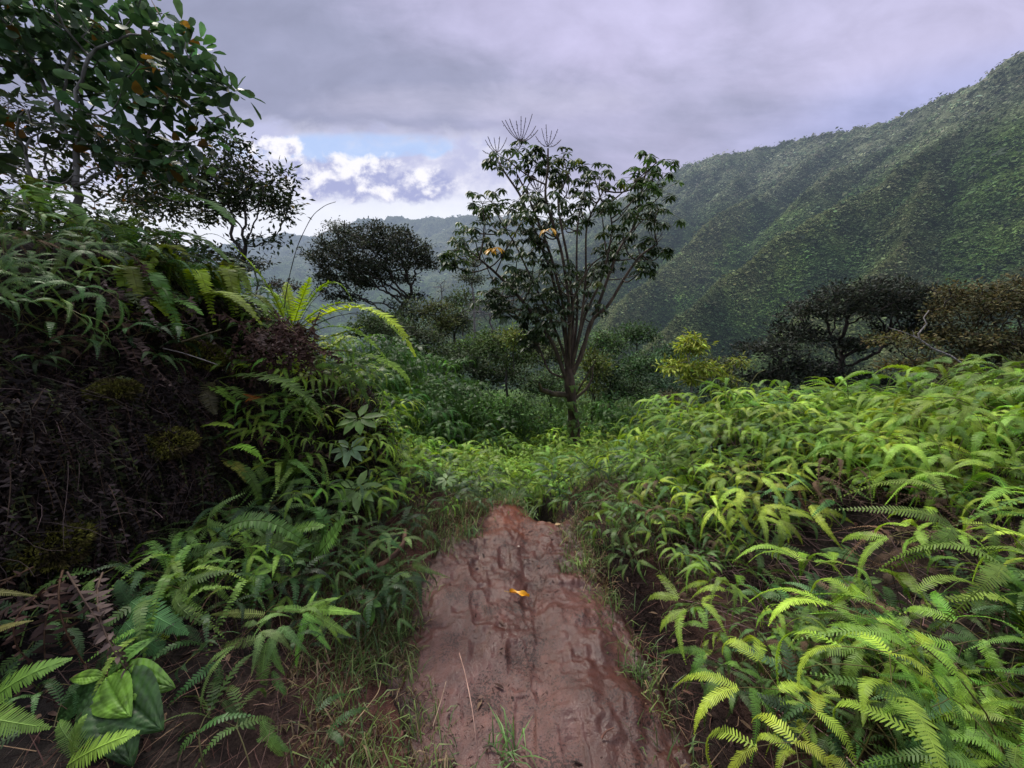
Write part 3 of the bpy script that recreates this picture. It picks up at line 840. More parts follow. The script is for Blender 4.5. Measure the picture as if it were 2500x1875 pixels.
# far thicket: one mass nobody could count
mb = MB()
for i in range(1100):
    y = 4.4 + 5.0 * rf.random() ** 1.3; x = rf.uniform(-2.2 - .15 * y, 1.35 * y)
    if rf.random() < .15 and x < 0: continue
    s = rf.uniform(.45, .8) if y < 7 else rf.uniform(.7, 1.1)
    M = Matrix.Translation((x, y, Hs(x, y))) @ Matrix.Rotation(rf.uniform(0, 6.28), 4, 'Z') @ Matrix.Rotation(rf.gauss(.1, .25), 4, 'Y') @ Matrix.Scale(s, 4)
    mb.merge(rf.choice(FARF), M, np.exp(rf.gauss(0, .18)) * A_([1, 1, 1]))
for i in range(500):
    y = rf.uniform(1.4, 4.6); x = rf.uniform(1.5, 4.6)
    if x > 1.5 * y + 1 or x - xr_at(y) < 1.3: continue
    if (y < 2.9 and x < 2.0) or hollow(x, y): continue
    s = rf.uniform(.38, .6)
    M = Matrix.Translation((x, y, Hs(x, y))) @ Matrix.Rotation(rf.uniform(0, 6.28), 4, 'Z') @ Matrix.Rotation(rf.gauss(.1, .25), 4, 'Y') @ Matrix.Scale(s, 4)
    mb.merge(rf.choice(FARF), M, np.exp(rf.gauss(0, .18)) * A_([1, 1, 1]))
tag(mb.build('fern_thicket', M_FERN), kind='stuff')
mb = MB()
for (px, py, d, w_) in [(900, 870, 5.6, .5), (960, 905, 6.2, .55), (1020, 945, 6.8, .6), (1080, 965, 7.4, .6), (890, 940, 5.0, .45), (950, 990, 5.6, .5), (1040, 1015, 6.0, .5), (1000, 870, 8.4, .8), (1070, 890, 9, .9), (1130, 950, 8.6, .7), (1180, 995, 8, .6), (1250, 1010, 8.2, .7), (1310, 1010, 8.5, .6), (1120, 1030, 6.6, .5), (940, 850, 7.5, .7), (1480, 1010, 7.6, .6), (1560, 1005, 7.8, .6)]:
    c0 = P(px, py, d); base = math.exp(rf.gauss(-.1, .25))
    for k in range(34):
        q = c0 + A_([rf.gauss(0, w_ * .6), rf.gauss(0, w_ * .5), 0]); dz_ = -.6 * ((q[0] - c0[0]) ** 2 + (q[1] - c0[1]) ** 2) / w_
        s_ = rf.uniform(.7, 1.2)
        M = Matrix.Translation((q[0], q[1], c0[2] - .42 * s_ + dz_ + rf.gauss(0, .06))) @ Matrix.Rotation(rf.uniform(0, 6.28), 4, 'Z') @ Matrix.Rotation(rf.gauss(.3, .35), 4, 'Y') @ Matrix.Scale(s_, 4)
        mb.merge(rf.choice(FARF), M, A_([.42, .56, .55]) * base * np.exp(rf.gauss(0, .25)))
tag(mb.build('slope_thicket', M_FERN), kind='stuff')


# ------------------------------------------------------------------ trees
def chains_to_tubes(mb, pts, par, rad, sides, col, minr=0.0):
    n = len(pts); kids = [[] for _ in range(n)]
    for i in range(n):
        if par[i] >= 0: kids[par[i]].append(i)
    stack = [(0, -1)]
    while stack:
        s, pre = stack.pop()
        ch = ([pre] if pre >= 0 else []) + [s]; cur = s
        while kids[cur]:
            ks = sorted(kids[cur], key=lambda k: -rad[k])
            for k in ks[1:]: stack.append((k, cur))
            cur = ks[0]; ch.append(cur)
        if len(ch) < 2: continue
        p = pts[ch]; r = np.array([rad[c] for c in ch])
        if pre >= 0: r[0] = r[1]
        if r.max() < minr: continue
        mb.tube(p, r, sides if r.max() > .02 else max(3, sides - 2), col)


def grow(trunk, att, step, infl, kill, rng, maxit=140, jitter=.18, grav=0.0):
    pts = [np.array(p, float) for p in trunk]; par = [-1] + list(range(len(trunk) - 1))
    att = att.copy()
    for it in range(maxit):
        if len(att) == 0: break
        Pn = np.array(pts)
        d2 = ((att[:, None] - Pn[None]) ** 2).sum(2)
        near = d2.argmin(1); nd = np.sqrt(d2.min(1))
        act = nd < infl if it > 4 else np.ones(len(att), bool)
        if not act.any(): infl *= 1.5; continue
        new = 0
        for k in np.unique(near[act]):
            v = nrm(att[act & (near == k)] - Pn[k]).sum(0)
            v = nrm(nrm(v) + rng.normal(0, jitter, 3) + A_([0, 0, grav]))
            q = Pn[k] + v * step
            pts.append(q); par.append(int(k)); new += 1
        Pn = np.array(pts[-new:])
        dm = np.sqrt(((att[:, None] - Pn[None]) ** 2).sum(2)).min(1)
        att = att[dm > kill]
        if len(pts) > 3500: break
    return np.array(pts), par


def pipe(pts, par, rt, p=2.3, rmax=None):
    n = len(pts); a = np.zeros(n); kids = np.zeros(n, int)
    for i in range(n - 1, 0, -1): kids[par[i]] += 1
    for i in range(n - 1, -1, -1):
        if a[i] == 0: a[i] = rt ** p
        if par[i] >= 0: a[par[i]] += a[i]
    r = a ** (1 / p)
    if rmax: r = np.minimum(r, rmax * (1 + 0 * r))
    return r, kids


def ellip_points(ells, n, rng, shell=.5, flat=0):
    vol = np.array([e[1][0] * e[1][1] * e[1][2] for e in ells]) ** .75; vol = vol / vol.sum()
    out = []
    for (c, rr), v in zip(ells, vol):
        m = max(4, int(n * v)); d = nrm(rng.normal(0, 1, (m, 3))); d[:, 2] = np.where(d[:, 2] < -.2, -d[:, 2] * .6, d[:, 2])
        r = rng.random(m) ** (1 / 3 * (1 - shell))
        out.append(A_(c)[None] + d * r[:, None] * A_(rr)[None])
    return np.concatenate(out)


def tree(name, label, cat, trunk, ells, natt, step, leaf, bark, rt=.008, rmax=.3, seed=1, group=None, jitter=.18, kill=None, sides=6, barkcol=(1, 1, 1), shell=.5, infl=6, tips_only=True, leafmat=None, gapfac=0.0, grav=0.0):
    rng = np.random.default_rng(seed)
    base = A_(trunk[0]); t = thing(name, label, cat, tuple(base), 0, group)
    ells = [(A_(c) - base, r) for c, r in ells]; tr = [A_(p) - base for p in trunk]
    trp = []
    for a, b in zip(tr[:-1], tr[1:]):
        k = max(1, int(np.linalg.norm(b - a) / step)); trp += [a + (b - a) * i / k for i in range(k)]
    trp.append(tr[-1])
    att = ellip_points(ells, natt, rng, shell)
    pts, par = grow(trp, att, step, step * infl, kill or step * 1.6, rng, jitter=jitter, grav=grav)
    rad, kids = pipe(pts, par, rt, rmax=rmax)
    rad[:len(trp)] *= np.linspace(1.25, 1, len(trp))
    mb = MB(); chains_to_tubes(mb, pts, par, rad, sides, barkcol)
    mb.build('trunk', bark, t, smooth=True)
    tips = np.where((kids == 0) | (rad < rt * leaf.get('reach', 1.7)))[0]
    if gapfac: tips = tips[rng.random(len(tips)) > gapfac]
    m = leaf['n']; Lf = leaf['L']; k = len(tips) * m
    spread = leaf['spread']
    ctr = np.repeat(pts[tips], m, 0)
    off = rng.normal(0, 1, (k, 3)) * spread * A_([1, 1, leaf.get('flat', .6)])
    D = nrm(off + rng.normal(0, .5 * spread, (k, 3)) + A_([0, 0, leaf.get('rise', .0)]) * spread)
    Nn = rng.normal(0, .5, (k, 3)) + A_([0, 0, 1.0])
    tipshade = np.repeat(np.exp(rng.normal(0, leaf.get('tv', .25), len(tips))), m)
    cc = A_(leaf['col'])[None] * (tipshade * np.exp(rng.normal(0, .2, k)))[:, None] * (1 + rng.normal(0, .08, (k, 3)))
    if 'alt' in leaf:
        al = rng.random(k) < leaf['altp']; cc = np.where(al[:, None], A_(leaf['alt'])[None] * np.exp(rng.normal(0, .3, k))[:, None], cc)
    mb = MB(); mb.leaves(ctr + off - D * Lf * .3, D, Nn, Lf * rng.uniform(.65, 1.25, k), Lf * leaf.get('w', .45) * rng.uniform(.8, 1.2, k), cc, leaf.get('t', 'rhomb'))
    mb.build('crown', leafmat or M_TREE, t)
    return t, pts, par


def E(px, py, d, rx, ry, rd):
    """ellipsoid seen at px,py with half-sizes in photo pixels, rd metres deep"""
    k = d / (cp + (937.5 - py) / FPX * sp) / FPX
    return (P(px, py, d), A_([rx * k, rd, ry * k]))


# round crowned dark tree on the spur
LF = dict(n=22, L=.19, spread=.22, col=(.028, .034, .021), w=.5, flat=.55, rise=.4, tv=.3)
tree('round_crown_tree', 'dark domed tree with twisting bare limbs standing before the distant hills', 'tree',
     [P(960, 790, 24), P(985, 745, 24), P(1005, 715, 24)],
     [E(915, 640, 24, 155, 88, 2.6), E(772, 625, 24, 34, 24, .7), E(860, 700, 24, 95, 45, 1.6), E(1040, 650, 24, 48, 28, 1.0), E(1000, 732, 24, 60, 14, 1.0), E(945, 575, 24, 70, 30, 1.5), E(900, 680, 24, 120, 60, 2.0), E(850, 735, 24, 60, 24, 1.0)],
     1300, .22, LF, M_DARKBARK, rt=.014, rmax=.34, seed=3, jitter=.32, kill=.36, shell=.4, barkcol=(.9, .75, .7))
tree('slender_tree', 'pale airy tree top showing behind the left shoulder of the domed dark tree', 'tree',
     [P(868, 700, 33), P(860, 640, 33), P(845, 600, 33)], [E(822, 556, 33, 40, 18, .9), E(785, 580, 33, 20, 14, .6)],
     90, .25, dict(n=16, L=.2, spread=.25, col=(.07, .085, .05), w=.45), M_GREYBARK, rt=.016, seed=4)
tree('round_crown_tree', 'small dark round tree low on the slope below the domed tree', 'tree',
     [P(705, 770, 40), P(700, 730, 40)], [E(690, 706, 40, 52, 26, 1.6)], 150, .35, dict(n=16, L=.28, spread=.33, col=(.035, .034, .024), w=.5), M_DARKBARK, rt=.02, seed=5)
tree('round_crown_tree', 'dark small bushy tree left of the tall bent grass stalk', 'tree',
     [P(625, 720, 18), P(630, 690, 18)], [E(640, 645, 18, 32, 20, .6), E(600, 660, 18, 40, 25, .6)], 90, .2, dict(n=16, L=.17, spread=.17, col=(.03, .036, .022), w=.5), M_DARKBARK, rt=.012, seed=6)

# backlit tree left
LF = dict(n=17, L=.12, spread=.14, col=(.03, .044, .02), w=.42, flat=.7, tv=.35, alt=(.12, .09, .02), altp=.04, t='rhomb')
tree('backlit_tree', 'lacy backlit tree with open twiggy crown rising behind the left mound', 'tree',
     [P(570, 760, 8.5), P(590, 660, 8.5), P(600, 600, 8.4)],
     [E(575, 360, 8.5, 38, 36, .35), E(690, 430, 8.4, 32, 24, .3), E(540, 450, 8.6, 105, 75, .8), E(620, 505, 8.5, 100, 62, .8), E(440, 520, 8.8, 110, 80, .9), E(690, 520, 8.4, 34, 26, .35), E(640, 600, 8.4, 80, 14, .4), E(360, 420, 9, 70, 70, .7)],
     950, .11, LF, M_DARKBARK, rt=.005, rmax=.12, seed=8, jitter=.3, shell=.3, kill=.17)
for i, (px, py, d, rx, ry, s, lab) in enumerate([
    (470, 640, 7.5, 120, 52, 9, 'dark dense shrub under the lacy tree behind the left mound'),
    (330, 590, 6.5, 110, 60, 10, 'dark olive shrub behind the fern fringe at the upper left')]):
    tree('shrub', lab, 'shrub', [P(px, py + 140, d), P(px, py + 60, d)], [E(px, py, d, rx, ry, .7)], 190, .16,
         dict(n=18, L=.11, spread=.14, col=(.032, .042, .02), w=.5, alt=(.10, .10, .03), altp=.1), M_DARKBARK, rt=.006, rmax=.06, seed=s)

for i, (px, py, d, rx, ry, rd_, s, lab, cl) in enumerate([
    (60, 640, 2.2, 120, 70, .3, 41, 'dark small leaved shrub draped over the mound at the left edge', (.04, .055, .03)),
    (230, 590, 2.7, 110, 55, .3, 42, 'dark green shrub at the mound top below the big leaved tree', (.055, .085, .028)),
    (150, 740, 2.0, 110, 70, .25, 43, 'brownish dark shrub hanging down the shaded bank face', (.05, .04, .03)),
    (400, 660, 2.8, 90, 40, .3, 44, 'yellow green shrub on the mound top left of the sword fern', (.12, .15, .03))]):
    tree('shrub', lab, 'shrub', [P(px, py + 110, d + .15), P(px, py + 50, d + .05)], [E(px, py, d, rx, ry, rd_)], 170, .07,
         dict(n=14, L=.055, spread=.06, col=cl, w=.5, alt=(.14, .12, .03), altp=.06, tv=.4), M_DARKBARK, rt=.0028, rmax=.025, seed=s, kill=.1)
# big leaved tree, upper left corner, close by
LF = dict(n=11, L=.105, spread=.07, col=(.042, .085, .034), w=.62, t='round', flat=.8, tv=.35, alt=(.14, .085, .02), altp=.05)
tc, _, _ = tree('broadleaf_tree', 'large dark tree with thick rounded leaves filling the upper left corner', 'tree',
     [P(165, 640, 3.3), P(165, 560, 3.3), P(195, 480, 3.25)],
     [E(230, 120, 3.3, 230, 120, .55), E(400, 60, 3.2, 70, 60, .3), E(450, 225, 3.2, 125, 75, .4), E(560, 235, 3.1, 45, 40, .2), E(60, 210, 3.4, 140, 130, .5), E(330, 330, 3.2, 130, 55, .4), E(400, 420, 3.2, 75, 60, .3), E(40, 30, 3.4, 150, 70, .5)],
     900, .085, LF, M_GREYBARK, rt=.0042, rmax=.075, seed=12, jitter=.26, shell=.3, kill=.15, infl=8, leafmat=M_LEAF, gapfac=.36)
tree('twiggy_tree', 'pale twiggy tree with tiny leaves between the thick leaved tree and the mound', 'tree',
     [P(110, 640, 3.5), P(90, 540, 3.5), P(100, 470, 3.5)], [E(120, 350, 3.5, 170, 90, .4), E(300, 400, 3.5, 130, 80, .4), E(30, 430, 3.5, 110, 90, .3), E(230, 500, 3.4, 190, 60, .35), E(420, 470, 3.3, 70, 50, .3)], 640, .07,
     dict(n=9, L=.055, spread=.055, col=(.05, .07, .03), w=.5, alt=(.18, .10, .03), altp=.1), M_GREYBARK, rt=.003, rmax=.05, seed=15, jitter=.3, kill=.11)
tree('broadleaf_tree', 'slim grey stemmed tree with sparse leaves at the far left edge', 'tree',
     [P(40, 640, 3.0), P(60, 540, 3.0), P(75, 430, 3.0)], [E(60, 330, 3.0, 110, 90, .4), E(-20, 420, 3.0, 90, 90, .4)], 130, .08,
     dict(n=5, L=.12, spread=.08, col=(.04, .065, .028), w=.6, t='round', alt=(.2, .1, .02), altp=.07), M_GREYBARK, rt=.004, rmax=.035, seed=14, leafmat=M_LEAF, gapfac=.45)


# umbrella tree in the middle
def umbrella():
    rng = np.random.default_rng(21)
    D0 = 7.0
    base = P(1402, 1085, D0)
    t = thing('umbrella_tree', 'many stemmed umbrella tree with drooping palmate leaf clusters at the head of the trail', 'tree', tuple(base))
    tk = MB()
    tp = np.array([P(1404, 1085, D0), P(1403, 1040, D0), P(1399, 985, D0), P(1390, 940, D0), P(1388, 900, D0)]) - base
    tk.tube(bez([tp[0], tp[1], tp[3], tp[4]], 14), np.linspace(.115, .082, 14) * (1 + .12 * rng.normal(0, 1, 14).clip(-1, 1)), 10, (1, .9, .8))
    tk.tube(np.array([P(1385, 965, D0), P(1350, 962, D0), P(1322, 952, D0), P(1316, 935, D0 - .1)]) - base, [.06, .055, .045, .02], 7, (.9, .95, .6))
    tk.tube(np.array([P(1402, 975, D0), P(1432, 950, D0), P(1446, 925, D0), P(1448, 890, D0)]) - base, [.03, .024, .018, .01], 6, (.9, .9, .7))
    tk.tube(np.array([P(1402, 970, D0), P(1440, 905, D0 - .2), P(1455, 880, D0 - .2)]) - base, [.02, .014, .01], 6, (.9, .9, .7))
    tk.build('trunk', M_BARK, t, smooth=True)
    stems = [
        ([(1384, 930), (1345, 840), (1270, 735), (1206, 661), (1169, 631)], -.3, .05),
        ([(1386, 925), (1341, 911), (1306, 835), (1262, 770), (1225, 725)], .4, .03),
        ([(1388, 905), (1376, 800), (1345, 650), (1292, 530), (1268, 475), (1232, 416), (1218, 395)], .5, .042),
        ([(1386, 910), (1380, 760), (1350, 620), (1308, 520), (1288, 470), (1262, 425)], -.1, .04),
        ([(1390, 900), (1392, 740), (1372, 610), (1330, 480), (1336, 409), (1338, 362)], -.5, .04),
        ([(1392, 905), (1400, 780), (1390, 640), (1368, 560), (1360, 480), (1390, 430)], .3, .04),
        ([(1394, 905), (1410, 780), (1408, 640), (1408, 548), (1431, 449)], .7, .036),
        ([(1394, 900), (1414, 800), (1432, 680), (1438, 548), (1474, 465)], -.4, .034),
        ([(1398, 905), (1416, 870), (1439, 781), (1486, 745), (1530, 674), (1564, 625), (1605, 596)], -.2, .05),
        ([(1400, 915), (1422, 850), (1465, 745), (1511, 611), (1557, 542), (1566, 482), (1580, 405)], .4, .045),
        ([(1396, 900), (1425, 770), (1470, 680), (1490, 615), (1494, 548), (1484, 500)], .1, .034),
        ([(1386, 910), (1372, 860), (1340, 760), (1300, 690), (1262, 600), (1235, 560)], .2, .035),
        ([(1392, 900), (1388, 820), (1402, 720), (1440, 650), (1480, 620)], -.6, .03),
    ]
    nodes = []
    for pts, dd, r in stems:
        n = len(pts)
        q = np.array([P(px, py, D0 + dd * (i / (n - 1)) * 1.3) for i, (px, py) in enumerate(pts)]) - base
        q[1:-1] += rng.normal(0, .02, q[1:-1].shape)
        s = MB()
        # smooth the polyline
        tt = np.linspace(0, n - 1, n * 5)
        qq = np.stack([np.interp(tt, np.arange(n), q[:, k]) for k in range(3)], 1)
        ker = np.array([1, 2, 3, 2, 1]) / 9
        pad = np.pad(qq, ((2, 2), (0, 0)), mode='edge'); qs = sum(ker[k] * pad[k:k + len(qq)] for k in range(5)); qs[0] = qq[0]; qs[-1] = qq[-1]
        s.tube(qs, np.linspace(r, r * .38, len(qs)) * .82, 7, A_([1, .95, .9]) * rng.uniform(.8, 1.2))
        s.build('stem', M_BARK, t, smooth=True)
        nodes += [x for x in qs[6:]]
    nodes = np.array(nodes)
    cl = [(1245, 383, 30), (1218, 398, 22), (1270, 352, 18), (1302, 378, 20), (1345, 392, 30), (1320, 402, 22), (1378, 388, 26), (1255, 410, 26), (1360, 412, 26),
          (1414, 429, 38), (1446, 425, 28), (1381, 430, 28), (1352, 440, 18), (1440, 450, 28), (1580, 405, 36), (1610, 392, 26), (1557, 436, 26), (1545, 420, 18), (1600, 430, 26),
          (1590, 500, 40), (1577, 532, 34), (1613, 466, 28), (1552, 488, 26), (1605, 525, 30), (1565, 465, 30), (1560, 515, 28),
          (1205, 489, 34), (1179, 502, 28), (1245, 485, 26), (1215, 520, 30), (1190, 525, 26), (1315, 499, 40), (1358, 532, 36), (1282, 515, 34), (1318, 545, 34), (1391, 515, 32), (1345, 492, 30), (1265, 545, 30), (1300, 475, 26),
          (1457, 495, 34), (1490, 482, 30), (1441, 465, 28), (1420, 500, 24), (1475, 520, 26), (1390, 550, 26),
          (1139, 558, 28), (1116, 598, 28), (1149, 610, 28), (1166, 581, 28), (1132, 628, 24), (1186, 565, 24), (1108, 630, 20), (1180, 610, 24),
          (1232, 581, 28), (1282, 598, 34), (1255, 630, 26), (1298, 640, 30), (1331, 664, 38), (1381, 681, 42), (1431, 697, 38), (1298, 698, 38), (1282, 741, 36), (1331, 741, 40), (1381, 735, 38), (1414, 745, 32),
          (1350, 700, 36), (1400, 660, 28), (1310, 770, 30), (1360, 775, 26), (1450, 660, 28), (1340, 620, 26),
          (1490, 581, 28), (1520, 560, 24), (1564, 615, 28), (1597, 615, 24), (1623, 611, 18), (1480, 631, 30), (1512, 640, 26), (1573, 651, 18), (1545, 600, 26), (1455, 600, 26), (1500, 600, 24),
          (1199, 721, 30), (1185, 735, 22), (1225, 700, 24), (1306, 803, 20), (1250, 660, 22), (1290, 820, 16), (1290, 770, 30), (1330, 800, 26), (1265, 700, 30), (1300, 580, 26), (1340, 735, 30), (1240, 760, 22), (1305, 845, 16)]
    cr = MB(); tw = MB()
    for (px, py, r) in cl:
        nros = 2 if (r > 33 and py > 520) or py > 640 else 1
        for _ in range(nros):
            d = D0 + rng.normal(0, .55)
            ctr = P(px + rng.normal(0, r * .35), py + rng.normal(0, r * .25) + r * .2, d) - base
            w = np.linalg.norm(nodes - ctr - A_([0, 0, -.25]), axis=1) + 2.0 * np.maximum(nodes[:, 2] - ctr[2] + .05, 0)
            a = nodes[w.argmin()]
            mid = (a + ctr) / 2 + rng.normal(0, .04, 3) + A_([0, 0, -.06])
            tw.tube(bez([a, mid, ctr], 6), np.linspace(.014, .008, 6), 5, (1, 1, 1))
            k = int(rng.integers(6, 10)); R0 = r * .0105
            for j in range(k):
                az = rng.uniform(0, 6.283); el = rng.uniform(-.35, 1.0)
                dv = A_([math.cos(az) * math.cos(el), math.sin(az) * math.cos(el), math.sin(el)])
                pl = R0 * rng.uniform(.55, 1.05)
                hub = ctr + dv * pl + A_([0, 0, -.02])
                tw.tube([ctr, ctr + dv * pl * .5 + A_([0, 0, .01]), hub], [.004, .003, .0025], 3, (.9, 1.3, .5))
                m = int(rng.integers(6, 9)); ph = np.arange(m) / m * 6.283 + rng.uniform(0, 1)
                e1 = nrm(np.cross(dv, [0.1, .2, 1.0])); e2 = np.cross(e1, nrm(A_([0, 0, 1]) + dv * .5)); e2 = nrm(e2)
                droop = rng.uniform(.35, 1.1)
                Dl = np.cos(ph)[:, None] * e1 + np.sin(ph)[:, None] * e2 + A_([0, 0, -droop]) + dv * .25
                Nl = A_([0, 0, 1.0])[None] + (np.cos(ph)[:, None] * e1 + np.sin(ph)[:, None] * e2) * .8
                yel = (px > 1535 and py < 470 and rng.random() < .5)
                c = A_([.034, .058, .022]) * math.exp(rng.normal(0, .28))
                if yel: c = A_([.05, .10, .028])
                if px < 1150 and rng.random() < .5: c = A_([.055, .095, .028])
                if rng.random() < .03: c = A_([.11, .14, .03])
                ln = rng.uniform(.10, .155)
                cr.leaves(hub + nrm(Dl) * .012, Dl, Nl, ln * rng.uniform(.85, 1.1, m), ln * .40, c[None] * np.exp(rng.normal(0, .1, m))[:, None], 'oval')
    tw.build('twig', M_BARK, t); cr.build('crown', M_LEAF, t)
    # upright flower spikes
    for (px, py, sc, n, lean) in [(1272, 345, 1.0, 9, 0), (1337, 358, .8, 6, .1), (1214, 372, .8, 6, -.5), (1318, 470, .7, 6, -.1), (1385, 485, .5, 4, .2), (1600, 450, .7, 3, .8), (1598, 590, .6, 6, .2), (1312, 462, .6, 5, -.4)]:
        s = MB(); o = P(px, py, D0 + rng.normal(0, .2)) - base
        for j in range(n):
            a = (j / (n - 1) - .5) * 2.3 + lean; b = rng.uniform(-.7, .7)
            L = .36 * sc * rng.uniform(.75, 1.1)
            dv = nrm(A_([math.sin(a), b * .8, math.cos(a) * .9 + .15]))
            tip = o + dv * L + A_([0, 0, .07 * sc])
            Cc = bez([o, o + dv * L * .5 + A_([0, 0, -.015]), tip], 9)
            s.tube(Cc, .0055, 4, (1.5, 1.1, 1.1))
            kk = 16
            q = Cc[2 + (np.arange(kk) * 6 // kk)] + rng.normal(0, .006, (kk, 3))
            s.leaves(q, rng.normal(0, 1, (kk, 3)), A_([0, 0, 1.0]), .022, .012, (1.3, 1.0, 1.0), 'rhomb')
        s.build('flower_spike', M_DARKBARK, t)
    for (px, py, n) in [(1199, 606, 6), (1330, 560, 3)]:
        s = MB(); o = P(px, py, D0 - 1.0) - base
        for j in range(2):
            ph = np.arange(n) / n * 6.283 + j
            Dl = np.stack([np.cos(ph), np.sin(ph) * .6, -.55 + 0 * ph], 1)
            s.leaves(o + A_([.09 * j, 0, .02 * j]), Dl, A_([0, -.3, 1.0]), .15, .06, (.70, .36, .008), 'oval')
        tag(s.build('yellow_leaf', M_YEL, t), 'bright yellow dying leaf cluster')
    # little ferns growing on the trunk
    for (px, py, L) in [(1392, 945, .2), (1380, 1000, .24), (1388, 1030, .22), (1365, 975, .2), (1408, 1010, .2), (1385, 985, .26), (1350, 975, .2), (1415, 985, .22), (1404, 1048, .25)]:
        f = MB(); o = P(px, py, D0 - .13)
        e = thing('trunk_fern', 'small strap fern clinging to the mossy trunk of the umbrella tree', 'fern', tuple(o), 0, 'ferns on the umbrella tree trunk')
        for j in range(5):
            a = rng.uniform(-2.6, .0)
            dv = A_([math.cos(a), -abs(math.sin(a)) * .8, .25])
            Cc = [A_([0, 0, 0]), dv * L * .55, dv * L * .8 + A_([0, 0, -L * .55])]
            g = MB(); sword(g, Cc, .05, 8, (.11, .2, .035), bare=.05, rng=rng, wid=.5); g.build('frond', M_FERN, e)


umbrella()

# right: dark spreading trees, brown tree, sapling
LFd = dict(n=24, L=.15, spread=.19, col=(.030, .036, .026), w=.55, flat=.5, rise=.5, tv=.3)
tree('spreading_tree', 'dark wide spreading tree with flat canopy and fan of bare trunks on the right slope', 'tree',
     [P(2055, 985, 15), P(2050, 930, 15), P(2052, 900, 15)],
     [E(2110, 722, 15, 120, 40, 1.5), E(2000, 765, 15, 95, 36, 1.1), E(2235, 740, 15, 85, 44, 1.3), E(1930, 810, 15, 50, 24, .8), E(2110, 770, 15, 165, 40, 1.5), E(2180, 700, 15, 60, 22, 1.0), E(1990, 840, 15, 90, 36, 1.0), E(2230, 830, 15, 90, 50, 1.2), E(2120, 850, 15, 60, 20, .8)], 1350, .16, dict(LFd, n=20), M_DARKBARK, rt=.011, rmax=.12, seed=31, jitter=.28, shell=.5, barkcol=(.8, .7, .65))
tree('spreading_tree', 'low dark branch layered tree at the left foot of the wide spreading tree', 'tree',
     [P(1935, 1010, 14), P(1925, 960, 14)], [E(1872, 862, 14, 78, 40, .9), E(1910, 935, 14, 110, 38, .9), E(2090, 945, 14, 90, 40, .9), E(1985, 905, 14, 80, 30, .8)], 700, .16, LFd, M_DARKBARK, rt=.011, rmax=.08, seed=32, jitter=.25)
tree('brown_leaved_tree', 'olive brown rounded tree at the right edge with dense small leaves', 'tree',
     [P(2420, 1010, 12.5), P(2415, 950, 12.5)], [E(2420, 760, 12.5, 110, 75, 1.4), E(2540, 740, 12.5, 100, 80, 1.3), E(2350, 715, 12.8, 60, 26, .8), E(2350, 830, 12.3, 70, 40, 1.0), E(2450, 870, 12.3, 110, 60, 1.2), E(2300, 770, 12.6, 40, 30, .6), E(2400, 930, 12.3, 120, 50, 1.2), E(2520, 860, 12.3, 100, 90, 1.2)], 1100, .15,
     dict(n=22, L=.13, spread=.19, col=(.066, .066, .03), w=.5, flat=.6, tv=.4, alt=(.10, .085, .035), altp=.3), M_DARKBARK, rt=.009, rmax=.1, seed=33, jitter=.25)
tree('olive_shrub', 'yellowish olive shrub in front of the wide spreading tree beside the bare branch', 'shrub',
     [P(2250, 985, 12), P(2245, 930, 12)], [E(2200, 835, 12, 85, 30, .6), E(2260, 905, 12, 120, 42, .8), E(2350, 940, 12, 90, 38, .8)], 520, .15,
     dict(n=15, L=.12, spread=.14, col=(.095, .095, .03), w=.5, flat=.6, tv=.35, alt=(.12, .09, .035), altp=.2), M_DARKBARK, rt=.008, rmax=.07, seed=34)
tree('sapling', 'bright yellow green sapling with tiered crown standing alone above the ferns', 'tree',
     [P(1686, 1010, 11), P(1688, 950, 11), P(1686, 900, 11)], [E(1688, 850, 11, 36, 32, .4), E(1655, 900, 11, 44, 20, .4), E(1722, 905, 11, 44, 24, .4), E(1690, 930, 11, 26, 16, .3)], 220, .11,
     dict(n=20, L=.15, spread=.11, col=(.27, .33, .05), w=.36, flat=.8, rise=-.6, t='oval', tv=.15), M_GREYBARK, rt=.007, rmax=.045, seed=35)
tree('sapling', 'small yellow green sapling top peeping between the lone sapling and the dark trees', 'tree',
     [P(1800, 1010, 11), P(1803, 930, 11)], [E(1803, 890, 11, 26, 22, .3), E(1780, 930, 11, 26, 16, .3)], 60, .11,
     dict(n=16, L=.13, spread=.10, col=(.19, .23, .045), w=.36, flat=.8, rise=-.6, t='oval'), M_GREYBARK, rt=.006, rmax=.03, seed=36)
s = MB()
for pl, r in [([(2352, 890), (2320, 868), (2275, 850), (2245, 828), (2242, 815), (2262, 790), (2255, 775), (2268, 758)], .028), ([(2245, 828), (2232, 820), (2228, 806)], .016), ([(2245, 828), (2210, 812), (2170, 800), (2165, 790)], .012)]:
    s.tube(np.array([P(a, b, 11.3) for a, b in pl]) - P(2352, 890, 11.3), np.linspace(r, r * .4, len(pl)), 6, (1.6, 1.5, 1.5))
o = s.build('dead_branch', M_GREYBARK, None, loc=tuple(P(2352, 890, 11.3))); tag(o, 'pale bare crooked dead branch sticking out of the olive brown tree', 'branch')

